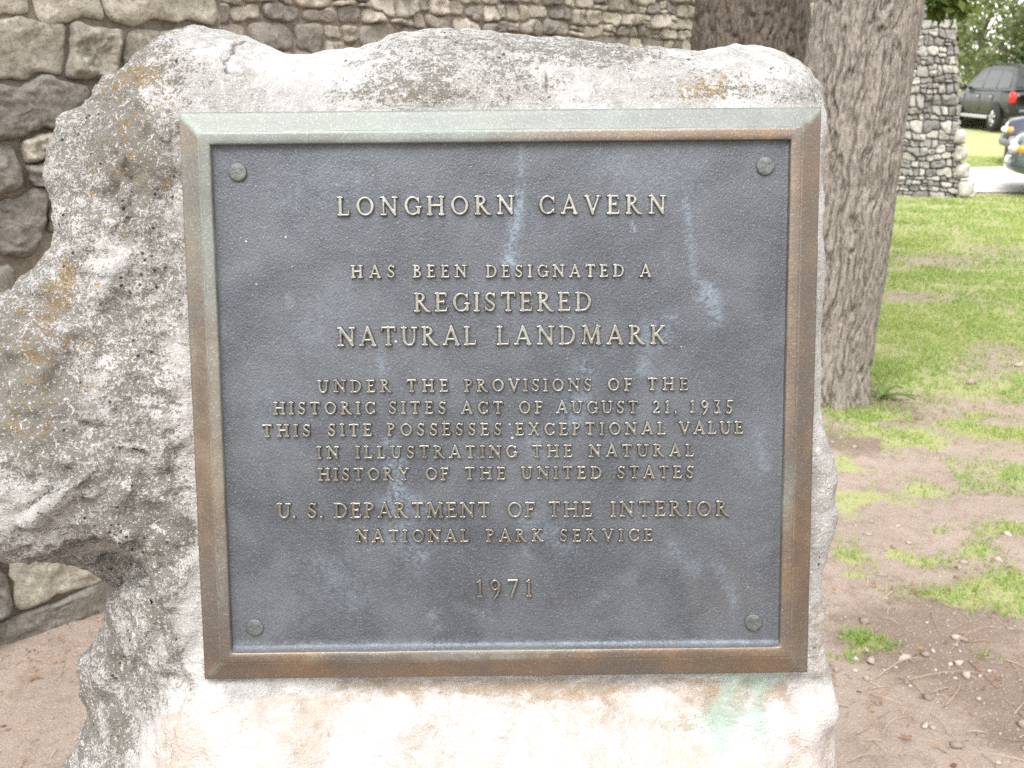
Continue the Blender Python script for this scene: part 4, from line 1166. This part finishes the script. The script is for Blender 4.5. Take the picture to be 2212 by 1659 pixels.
mesh_obj('crown', V, F, M_LEAF1, tree2, False, attrs={'tint': ti})

# trees beyond the cars
def far_tree(name, x, y, h, cr, mat, label, seed, n=2600, low=0.25):
    r = random.Random(seed)
    t = empty(name, (x, y, 0))
    m = MB()
    m.tube([(0, 0, -.1), (.1, 0, h * .3), (.05, .1, h * .6)], [.22, .16, .06], 10)
    cs, rs = [], []
    for k in range(26):
        a = r.uniform(0, 6.28); q = cr * r.uniform(.1, .85); z = h * r.uniform(low, .92)
        q *= 1 - abs((z / h) - .55) * .8
        c = np.array([q * math.cos(a), q * math.sin(a), z]); cs.append(c); rs.append(cr * r.uniform(.22, .42))
        m.tube([(.05, .05, h * .35), c * .6 + np.array([0, 0, z * .25]), c], [.06, .04, .015], 5)
    m.build('trunk', M_BARK2, t, True)
    V, F, ti = leaf_cloud(clump_points(cs, rs, [n // 26] * 26, seed), .26, seed + 1, .2)
    mesh_obj('crown', V, F, mat, t, False, attrs={'tint': ti})
    tag(t, label, 'tree', 'trees beyond the parked cars')
far_tree('leafy_tree', 18.4, 38, 5.5, 3.4, M_LEAF2, 'dark green tree directly behind the parked grey car', 31, 4600, .1)
far_tree('leafy_tree', 22.5, 40, 6.5, 3.8, M_LEAF2, 'taller mid green tree at the right edge, beyond the parked grey car', 32, 4600, .1)
far_tree('leafy_tree', 21.5, 52, 9.0, 4.8, M_LEAF3, 'pale yellowish tree farthest back, rising above the darker green ones', 33, 4600, .15)
far_tree('leafy_tree', 27.0, 50, 8.0, 4.6, M_LEAF2, 'broad green tree outermost at the right, beyond the cars', 34, 3600, .1)
far_tree('leafy_tree', 27.8, 64, 9.5, 5.5, M_LEAF3, 'hazy tree in the gap far behind the green ones', 35, 3600, .05)

far_tree('leafy_tree', 36.0, 54, 8.5, 5.2, M_LEAF2, 'broad green tree beyond the lawn, first to the right of the cars', 36, 3000, .1)
far_tree('leafy_tree', 45.0, 50, 7.5, 5.0, M_LEAF3, 'low yellowish tree beyond the lawn, second to the right of the cars', 37, 3000, .1)
far_tree('leafy_tree', 55.0, 54, 9.0, 5.8, M_LEAF2, 'tall green tree beyond the lawn, farthest to the right of the cars', 38, 3000, .1)

# ------------------------------------------------------------------ low rock bank behind the far car
mb = MB(); r = random.Random(77)
for k in range(70):
    a, b = r.uniform(.18, .42), r.uniform(.12, .25)
    X, Y, H = stone_patch(a, b, .22, 3000 + k)
    x = r.uniform(0, 11); z = r.uniform(0.05, .75)
    mb.grid(np.stack([x + X, -H + .45 * z, z + Y], -1), 0, r.random())
mb.box((5.5, .75, .3), (11, .7, .65), 1)
q = at_y(2085, 250, 33)
tag(mb.build('rock_bank', [M_ST_PIL, M_MO_PIL], None, True, (q[0] - 1, 33, 0)), 'low bank of pale rocks behind the parked grey car', 'rock bank')

# ------------------------------------------------------------------ cars
M_GLASS = simple('car_glass', (0.02, 0.025, 0.028), 0.06, 0, .2, 3, 0.7)
M_TYRE = simple('tyre_rubber', (0.018, 0.018, 0.018), 0.85)
M_RIM = simple('alloy_rim', (0.45, 0.45, 0.46), 0.35, 0.7)
M_DARK = simple('black_trim', (0.02, 0.02, 0.022), 0.6)
M_RED = simple('red_lamp', (0.55, 0.02, 0.015), 0.2)
M_ORANGE = simple('orange_lamp', (0.85, 0.28, 0.02), 0.2)
M_CLEAR = simple('clear_lamp', (0.75, 0.76, 0.74), 0.12, 0.2)
M_SILVER = simple('silver_trim', (0.50, 0.50, 0.50), 0.4, 0.4)

def car(name, label, loc, heading, paint, low_col, L, W, stations, cab, wheel_r, axles, suv=False, dirty=None):
    """x points forward, y to the left; stations: (x, z bottom, z shoulder, z top, half width)"""
    root = empty(name, loc, heading)
    tag(root, label, 'car', 'cars parked off the driveway')
    mb = MB(); rows = []
    for x, zb, zs, zt, hw in stations:
        prof = [(hw * .80, zb), (hw * .96, zb + .06), (hw, zb + (zs - zb) * .45), (hw * .985, zs - .10), (hw * .95, zs), (hw * .86, zt - .015), (hw * .5, zt + .02), (0, zt + .03)]
        row = [(x, y, z) for y, z in prof] + [(x, -y, z) for y, z in prof[::-1][1:]]
        rows.append(row)
    G = np.array(rows)
    # denser along x for smooth panels
    xi = np.linspace(0, len(stations) - 1, (len(stations) - 1) * 4 + 1)
    lo = np.clip(np.floor(xi).astype(int), 0, len(stations) - 2); f = (xi - lo)[:, None, None]
    G = G[lo] * (1 - f) + G[lo + 1] * f
    mb.grid(G)
    n = G.shape[1]; tot = len(G)
    mb.f.append(tuple(range(n))); mb.m.append(0)
    mb.f.append(tuple((tot - 1) * n + i for i in range(n - 1, -1, -1))); mb.m.append(0)
    mb.build('body', paint, root, True)
    # cabin: two side outlines joined over the roof
    hb, ht, side = cab['hb'], cab['ht'], np.array(cab['side'])
    zb, zt = side[:, 1].min(), side[:, 1].max()
    def hw(z): return hb + (ht - hb) * np.clip((z - zb) / (zt - zb), 0, 1) ** 1.2
    mc = MB(); rows = []
    for x, z in side:
        w = hw(z)
        rows.append([(x, w, z - .0), (x, w * .9, z + .025), (x, w * .45, z + .04), (x, 0, z + .045), (x, -w * .45, z + .04), (x, -w * .9, z + .025), (x, -w, z)])
    mc.grid(np.array(rows))
    for sg in (1, -1):
        k = len(side)
        V = [(x, sg * hw(z), z) for x, z in side]
        f = tuple(range(k)); mc.add(V, [f if sg > 0 else f[::-1]])
    mc.build('cabin', paint, root, False)
    for poly in cab['windows']:
        for sg in (1, -1):
            mw = MB()
            V = [(x, sg * (hw(z) + .006), z) for x, z in poly]
            mw.add(V, [tuple(range(len(V)))]); mw.build('side_window', M_GLASS, root)
    for nm, (a, b) in (('windscreen', cab['front']), ('rear_window', cab['rear'])):
        mw = MB()
        (xa, za), (xb, zb_) = a, b
        d = np.array([zb_ - za, 0, -(xb - xa)]); d = d / np.linalg.norm(d) * (1 if nm == 'windscreen' else -1) * .012
        if nm == 'windscreen' and d[0] < 0: d = -d
        if nm == 'rear_window' and d[0] > 0: d = -d
        wa, wb = hw(za) * .92, hw(zb_) * .88
        G2 = np.array([[(xa + d[0], y * wa, za + d[2] + .035), (xb + d[0], y * wb, zb_ + d[2] + .045)] for y in (-1, -.5, 0, .5, 1)])
        mw.grid(G2); mw.build(nm, M_GLASS, root, True)
    hwm = max(s[4] for s in stations)
    for xw in axles:
        for sg in (1, -1):
            ma = MB()
            th = np.linspace(0, 2 * np.pi, 32, endpoint=False); R_ = wheel_r * 1.16
            V = [(xw + R_ * math.cos(t), sg * (hwm + .004), wheel_r + .03 + R_ * math.sin(t)) for t in th if True]
            V = [(x, y, max(z, stations[3][1] + .01)) for x, y, z in V]
            ma.add(V, [tuple(range(32))]); ma.build('wheel_arch', M_DARK, root)
            mt = MB(); y = sg * (hwm - .03)
            r = wheel_r
            mt.lathe([(r * .62, -.09), (r * .9, -.10), (r * .99, -.07), (r, 0), (r * .99, .06), (r * .92, .095), (r * .62, .085)], 28, 'y')
            wh = mt.build('wheel', M_TYRE, root, True, (xw, y, r))
            mr = MB()
            mr.lathe([(r * .66, sg * .07), (r * .63, sg * .085), (r * .56, sg * .06), (r * .1, sg * .055)], 24, 'y')
            for s_ in range(5):
                t = s_ * 2 * math.pi / 5 + .3
                mr.tube([(0, sg * .075, 0), (r * .58 * math.cos(t), sg * .08, r * .58 * math.sin(t))], [.045, .03], 6)
            mr.lathe([(r * .16, sg * .05), (r * .15, sg * .095), (r * .01, sg * .10)], 12, 'y')
            mr.build('rim', M_RIM, wh, True)
    xf, xr = stations[-1][0], stations[0][0]
    # bumpers
    zfb = stations[-2][1]
    for nm, xx, s_ in (('front_bumper', xf, 1), ('rear_bumper', xr, -1)):
        mbp = MB(); rows = []
        for y in np.linspace(-1, 1, 21):
            xo = xx + s_ * (.07 - .34 * abs(y) ** 5); yy = y * hwm * 1.0
            rows.append([(xo - s_ * .12, yy, zfb - .01), (xo, yy, zfb + .04), (xo + s_ * .02, yy, zfb + .10), (xo, yy, zfb + .19), (xo - s_ * .14, yy * .99, zfb + .22)])
        mbp.grid(np.array(rows)); mbp.build(nm, low_col, root, True)
    for sg in (1, -1):
        zl = stations[-2][2] - .08
        def egg(rx_, ry_, rz_):
            m_ = MB(); m_.lathe([(math.sin(q) + 1e-4, -math.cos(q)) for q in np.linspace(0, math.pi, 11)], 18, 'x'); m_.v[-1] = m_.v[-1] * np.array([rx_, ry_, rz_]); return m_
        hl = egg(.15, .12, .075).build('headlight', M_CLEAR, root, True, (xf - .10, sg * (hwm - .24), zl))
        egg(.08, .06, .06).build('turn_signal', M_ORANGE, hl, True, (-.02, sg * .08, -.005))
        mt = MB(); zt_ = stations[1][2]
        mt.box((0, 0, 0), (.22, .16, .34 if suv else .2), 0, 0, .05); mt.build('tail_light', M_RED, root, True, (xr + .10, sg * hwm * .91, zt_ - .14))
        mm = MB(); mm.box((0, 0, 0), (.14, .22, .15), 0, 0, .05); mm.build('wing_mirror', paint, root, True, (cab['side'][-1][0] - .28, sg * (hwm + .07), cab['side'][-1][1] + .08))
        for xh in cab['handles']:
            mh = MB(); mh.box((0, 0, 0), (.18, .03, .03), 0, 0, .01); mh.build('door_handle', M_SILVER if suv else paint, root, False, (xh, sg * (hwm * .985 + .008), stations[len(stations) // 2][2] - .13))
        for xd in cab['gaps']:
            md = MB(); zt2 = stations[len(stations) // 2][2]
            md.box((0, 0, 0), (.012, .01, zt2 - .55)); md.build('door_gap', M_DARK, root, False, (xd, sg * (hwm * .995), (zt2 + .42) / 2))
        if suv:
            ms = MB(); ms.box((0, 0, 0), (2.5, .06, .10), 0, 0, .02); ms.build('sill', M_SILVER, root, False, (.02, sg * (hwm * .97), .36))
            mr = MB(); mr.tube([(.1, sg * .60, 1.74), (.0, sg * .60, 1.80), (-1.7, sg * .60, 1.79), (-1.8, sg * .60, 1.72)], .02, 6); mr.build('roof_rail', M_DARK, root, True)
    return root

P_SUV = simple('charcoal_paint', (0.018, 0.022, 0.022), 0.38, 0.0, .1, 2, .35, .25)
P_NAVY = simple('navy_paint', (0.018, 0.024, 0.050), 0.2, 0.2, .1, 2, .6, .8)
P_GREEN = simple('grey_green_paint', (0.135, 0.17, 0.165), 0.25, 0.4, .1, 2, .6, .8)
P_GREY = simple('grey_bumper', (0.20, 0.20, 0.21), 0.5)

st_suv = [(-2.38, .48, .92, .98, .80), (-2.28, .40, 1.05, 1.09, .90), (-1.5, .34, 1.07, 1.10, .95), (-.4, .34, 1.06, 1.09, .95), (.9, .34, 1.05, 1.08, .95), (1.2, .34, 1.0, 1.06, .94), (2.0, .38, .92, .98, .91), (2.30, .42, .80, .86, .84), (2.38, .48, .70, .74, .76)]
cab_suv = dict(hb=.90, ht=.68, side=[(-2.32, 1.08), (-2.16, 1.45), (-1.98, 1.66), (-1.4, 1.72), (-.5, 1.74), (.05, 1.70), (.40, 1.60), (.85, 1.28), (1.12, 1.08)],
    windows=[[(-2.02, 1.16), (-1.90, 1.52), (-1.45, 1.60), (-1.22, 1.60), (-1.22, 1.14)], [(-1.16, 1.14), (-1.16, 1.60), (-.28, 1.62), (-.28, 1.14)], [(-.22, 1.14), (-.22, 1.62), (.02, 1.59), (.30, 1.52), (.80, 1.14)]],
    front=((1.08, 1.10), (.42, 1.59)), rear=((-2.30, 1.14), (-2.06, 1.58)), handles=[-.1, -1.0], gaps=[.88, -.25, -1.15])
g = on_ground(2145, 283)
hd = math.radians(88)
fx, fy = math.cos(hd), math.sin(hd)
lx, ly = -fy, fx
# its rear left wheel stands on g
car('parked_car', 'charcoal estate car with red tail light, farthest of the three parked cars', (g[0] + 1.42 * fx - .92 * lx, g[1] + 1.42 * fy - .92 * ly, 0), hd,
    P_SUV, P_SUV, 4.76, 1.9, st_suv, cab_suv, .35, (-1.42, 1.42), True)

st_sed = [(-2.30, .42, .78, .86, .74), (-2.2, .30, .90, .96, .84), (-1.4, .24, .92, .97, .87), (-.4, .24, .90, .94, .88), (.8, .24, .88, .93, .88), (1.5, .24, .80, .88, .86), (2.05, .26, .70, .79, .82), (2.25, .30, .68, .75, .76), (2.32, .36, .62, .67, .66)]
cab_sed = dict(hb=.80, ht=.58, side=[(-1.75, .95), (-1.25, 1.30), (-.9, 1.38), (-.3, 1.41), (.15, 1.38), (.45, 1.27), (1.10, .92)],
    windows=[[(-1.40, 1.0), (-1.12, 1.28), (-.36, 1.34), (-.36, .98)], [(-.30, .98), (-.30, 1.34), (.10, 1.31), (.38, 1.22), (.80, .98)]],
    front=((1.06, .94), (.47, 1.26)), rear=((-1.70, .98), (-1.28, 1.28)), handles=[-.15, -1.0], gaps=[.85, -.33, -1.2])
def nose_at(px, py, y, hd):
    """where a car must stand for its near front corner to be at a picture point"""
    p = at_y(px, py, y); h = np.array([math.cos(hd), math.sin(hd)]); l = np.array([-h[1], h[0]])
    c = p[:2] - h * 2.28 - l * .62
    return (c[0], c[1], 0)
hd2 = math.radians(152)
car('parked_car', 'navy blue saloon with orange turn signal and grey bumper, between the other two cars', nose_at(2172, 300, 18.2, hd2), hd2,
    P_NAVY, P_GREY, 4.6, 1.76, st_sed, cab_sed, .31, (-1.35, 1.50))
hd3 = math.radians(154)
car('parked_car', 'grey green saloon, only its rounded nose in view, nearest of the three cars', nose_at(2190, 350, 13.4, hd3), hd3,
    P_GREEN, P_GREEN, 4.6, 1.76, st_sed, cab_sed, .31, (-1.35, 1.38))

# little brown post with an orange reflector at the pillar
pp = on_ground(2102, 330); mb = MB()
root = empty('marker_post', (pp[0] - .02, pp[1] - 1.5, 0))
mb.box((0, 0, .35), (.09, .09, .80), 0, 0, .012); mb.build('post', simple('brown_wood', (0.10, 0.06, 0.04), .8), root)
mb = MB(); mb.box((.02, -.052, .60), (.07, .012, .16), 0, 0, .003); mb.build('reflector', M_ORANGE, root)
tag(root, 'short brown wooden post with an orange reflector beside the stone pillar', 'post')

# ------------------------------------------------------------------ grass, weed, gravel, leaves, twigs
def grass():
    r = np.random.default_rng(2)
    N = 420000
    # density falls with distance: sample in (angle, log distance)
    dist = np.exp(r.uniform(math.log(2.4), math.log(22), N)); ang = r.uniform(math.radians(2), math.radians(42), N)
    x, y = dist * np.sin(ang), dist * np.cos(ang)
    g = greenness(x, y)
    patch = .5 + .5 * fbm(x * 3.2, y * 3.2, 0.0, 3, 77)
    keep = r.uniform(0, 1, N) < np.clip(g * 1.15 - .12, 0, 1) * (.45 + .55 * sstep(3.4, 5.5, dist)) * np.clip(patch * 1.4, .15, 1)
    keep &= ~((y > 13.4) & (y < 17.6)) & ~((np.abs(x - 4.75) < .75) & (y > 13.1))
    x, y = x[keep], y[keep]; n = len(x); dist = dist[keep]; g = g[keep]
    z = ground_z(x, y) - .004
    near = 1 - sstep(5.0, 9.0, dist)
    L = r.uniform(.018, .045, n) * (1.0 + .012 * dist) * (.8 + .5 * r.uniform(0, 1, n) * g)
    Wd = np.maximum(.0016, dist * .00045) * r.uniform(.8, 1.4, n)
    a = r.uniform(0, 2 * np.pi, n); lean = r.uniform(.2, 1.1, n)
    dx, dy = np.cos(a), np.sin(a)
    sx, sy = -dy, dx
    B = np.stack([x, y, z], -1); D = np.stack([dx * lean, dy * lean, np.ones(n)], -1); D /= np.linalg.norm(D, axis=1)[:, None]
    Sd = np.stack([sx, sy, np.zeros(n)], -1) * Wd[:, None]
    mid = B + D * (L * .55)[:, None]; D2 = np.stack([dx * lean * 1.9, dy * lean * 1.9, np.full(n, .8)], -1); D2 /= np.linalg.norm(D2, axis=1)[:, None]
    tip = mid + D2 * (L * .5)[:, None]
    V = np.stack([B - Sd, B + Sd, mid + Sd * .75, mid - Sd * .75, tip], 1).reshape(-1, 3)
    i = np.arange(n)[:, None] * 5
    F = np.concatenate([np.concatenate([i, i + 1, i + 2], 1), np.concatenate([i, i + 2, i + 3], 1), np.concatenate([i + 3, i + 2, i + 4], 1)])
    dry = np.clip(.45 + .35 * fbm(x * 1.2, y * 1.2, 3.0, 2, 90) + r.normal(0, .22, n), 0, 1)
    m = mat_leaf('lawn_grass', (0.19, 0.30, 0.08), (0.40, 0.445, 0.19), .45)
    tag(mesh_obj('grass', V, F, m, None, False, attrs={'tint': np.repeat(dry, 5)}), 'patchy bright green lawn grass on the dirt', 'grass', kind='stuff')
grass()

# weed at the foot of the tree
wp = on_ground(1905, 862)
mb = MB(); r = random.Random(8)
for k, (a, L, el) in enumerate([(.5, .14, 50), (1.4, .12, 65), (2.8, .10, 40), (-.2, .15, 22), (4.2, .12, 40), (-.7, .16, 30)]):
    rows = []
    for t in np.linspace(0, 1, 8):
        e = math.radians(el) * (1 - .8 * t)
        d = L * t
        x, z = d * math.cos(e), d * math.sin(e) + .01
        w = .013 * math.sin(math.pi * min(1, .12 + .88 * t)) + .001
        rows.append([(x * math.cos(a) - s * w * math.sin(a), x * math.sin(a) + s * w * math.cos(a), z + abs(s) * .006) for s in (-1, 0, 1)])
    mb.grid(np.array(rows), 0, r.uniform(.1, .6))
tag(mb.build('weed_plant', mat_leaf('weed_leaf', (0.07, 0.13, 0.03), (0.14, 0.20, 0.06), .2), None, True, tuple(wp)), 'small weed with strap leaves at the foot of the grey brown tree', 'plant')

def ico():
    p = (1 + 5 ** .5) / 2
    v = np.array([(-1, p, 0), (1, p, 0), (-1, -p, 0), (1, -p, 0), (0, -1, p), (0, 1, p), (0, -1, -p), (0, 1, -p), (p, 0, -1), (p, 0, 1), (-p, 0, -1), (-p, 0, 1)], float)
    v /= np.linalg.norm(v[0])
    f = np.array([(0, 11, 5), (0, 5, 1), (0, 1, 7), (0, 7, 10), (0, 10, 11), (1, 5, 9), (5, 11, 4), (11, 10, 2), (10, 7, 6), (7, 1, 8), (3, 9, 4), (3, 4, 2), (3, 2, 6), (3, 6, 8), (3, 8, 9), (4, 9, 5), (2, 4, 11), (6, 2, 10), (8, 6, 7), (9, 8, 1)])
    return v, f

def gravel():
    r = np.random.default_rng(4); v, f = ico()
    N = 16000
    dist = np.exp(r.uniform(math.log(1.6), math.log(7), N)); ang = r.uniform(math.radians(-38), math.radians(42), N)
    x, y = dist * np.sin(ang), dist * np.cos(ang)
    k = (greenness(x, y) < .5) & ~((np.abs(x) < .5) & (y < 1.6)) & (r.uniform(0, 1, N) < np.clip(.5 + .8 * fbm(x * 1.7, y * 1.7, 5.0, 2, 13), .08, 1))
    k &= (x > -0.2) | (r.uniform(0, 1, N) < .35)
    x, y = x[k], y[k]; n = len(x)
    s = np.minimum(.0017 * np.exp(r.exponential(.55, n)), .014)
    ex = [(1806, 1462, .012), (1870, 1418, .010), (1846, 1438, .010), (2080, 1218, .013), (2096, 828, .030), (1845, 1462, .008), (1868, 1350, .012), (2200, 790, .03), (2176, 1160, .012), (1870, 1480, .012)]
    E = np.array([on_ground(a, b) for a, b, _ in ex])
    x = np.concatenate([x, E[:, 0]]); y = np.concatenate([y, E[:, 1]]); s = np.concatenate([s, [e[2] for e in ex]]); n = len(x)
    jit = 1 + .28 * r.normal(size=(n, 12, 1)); sc = s[:, None, None] * np.stack([r.uniform(.8, 1.5, n), r.uniform(.7, 1.1, n), r.uniform(.45, .8, n)], -1)[:, None, :]
    V = v[None] * jit * sc
    a = r.uniform(0, 6.28, n); ca, sa = np.cos(a)[:, None], np.sin(a)[:, None]
    V = np.stack([V[..., 0] * ca - V[..., 1] * sa, V[..., 0] * sa + V[..., 1] * ca, V[..., 2]], -1)
    V += np.stack([x, y, ground_z(x, y) + s * .25], -1)[:, None]
    F = (f[None] + np.arange(n)[:, None, None] * 12).reshape(-1, 3)
    t = NT('pale_pebble'); ti = t.attr('tint')
    c = t.mix(ti, (0.22, 0.17, 0.14), (0.43, 0.37, 0.33))
    m = t.done(c, .9, 0, t.bump(t.noise(200, 4, .7), .5, .004), spec=.2)
    tag(mesh_obj('gravel', V.reshape(-1, 3), F, m, None, True, attrs={'tint': np.repeat(np.clip(r.normal(.5, .28, n), 0, 1), 12)}), 'pale pebbles scattered over the bare dirt', 'gravel', kind='stuff')
gravel()

def litter():
    r = np.random.default_rng(14)
    spots = [(1900, 880, .16, 40), (1780, 880, .14, 26), (1990, 905, .12, 22), (130, 1352, .14, 34), (40, 1420, .20, 18), (60, 1500, .2, 10), (2020, 1260, .3, 22), (1950, 1290, .08, 8), (2160, 1480, .2, 22), (2150, 1250, .18, 16), (1900, 1500, .3, 22), (2000, 1600, .2, 12)]
    P = []
    for a, b, s, n in spots:
        g = on_ground(a, b); P.append(np.stack([r.normal(g[0], s * .6, n), r.normal(g[1], s * .5, n)], -1))
    P = np.concatenate(P); n = len(P)
    pts = np.stack([P[:, 0], P[:, 1], ground_z(P[:, 0], P[:, 1]) + r.uniform(.004, .012, n)], -1)
    V, F, ti = leaf_cloud(pts, .022, 15)
    V = V.reshape(n, 4, 3); V[..., 2] = pts[:, None, 2] + (V[..., 2] - pts[:, None, 2]) * .30 + .003
    V[..., 2] = np.maximum(V[..., 2], ground_z(V[..., 0], V[..., 1]) + .002)
    m = mat_leaf('dead_leaf', (0.13, 0.065, 0.038), (0.34, 0.19, 0.09), .15)
    tag(mesh_obj('fallen_leaves', V.reshape(-1, 3), F, m, None, False, attrs={'tint': ti}), 'dry orange brown leaves scattered at the wall and tree feet', 'leaves', kind='stuff')
    # twigs and dry stems
    mb = MB(); rr = random.Random(6)
    fixed = [((1870, 1545), (1950, 1488)), ((1960, 1485), (2130, 1470)), ((2050, 1420), (2200, 1372)), ((1905, 1600), (1962, 1560)), ((2010, 1330), (2035, 1390)), ((2090, 1440), (2150, 1500)), ((2180, 1440), (2212, 1500)), ((2040, 1540), (2060, 1470)), ((1890, 1480), (2000, 1440)), ((2000, 865), (2080, 860)), ((2100, 880), (2200, 905))]
    seg = [(on_ground(*a), on_ground(*b)) for a, b in fixed]
    for k in range(110):
        g = on_ground(rr.uniform(1830, 2400), rr.uniform(1180, 1720)); a = rr.uniform(0, 6.28); L = rr.uniform(.02, .09)
        seg.append((g, g + np.array([math.cos(a) * L, math.sin(a) * L, 0])))
    for k in range(30):
        g = on_ground(rr.uniform(-200, 180), rr.uniform(1380, 1720)); a = rr.uniform(0, 6.28); L = rr.uniform(.02, .06)
        seg.append((g, g + np.array([math.cos(a) * L, math.sin(a) * L, 0])))
    for a, b in seg:
        L = np.linalg.norm(b - a); t = np.linspace(0, 1, 6)[:, None]
        p = a + (b - a) * t + np.array([rr.uniform(-.1, .1) * L, rr.uniform(-.1, .1) * L, 0]) * np.sin(np.pi * t)
        p[:, 2] = ground_z(p[:, 0], p[:, 1]) + .004 + .15 * L * rr.random() * np.sin(np.pi * t[:, 0])
        mb.tube(p, np.linspace(.0011, .0005, 6) * rr.uniform(.7, 1.5), 5, 0, rr.random())
    t = NT('dry_stem'); c = t.mix(t.attr('tint'), (0.20, 0.14, 0.09), (0.46, 0.36, 0.24))
    tag(mb.build('twigs', t.done(c, .85), None, True), 'thin dry straw coloured twigs lying on the bare dirt', 'twigs', kind='stuff')
litter()

# ------------------------------------------------------------------ unseen wood, added behind the camera to darken what the bronze mirrors
def added_wood():
    r = random.Random(50); cs, rs = [], []
    for k in range(150):
        a = math.radians(r.uniform(100, 260)); d = r.uniform(44, 52); h = r.uniform(.5, 7.6)
        cs.append((d * math.sin(a), d * math.cos(a), h)); rs.append(r.uniform(1.6, 2.8))
    V, F, ti = leaf_cloud(clump_points(cs, rs, [110] * len(cs), 51), 1.1, 52, .2)
    tag(mesh_obj('added_woods', V, F, M_LEAF1, None, False, attrs={'tint': ti}), 'unseen dense green wood added behind the camera to darken the bronze reflections', 'added_woods', kind='stuff')
added_wood()
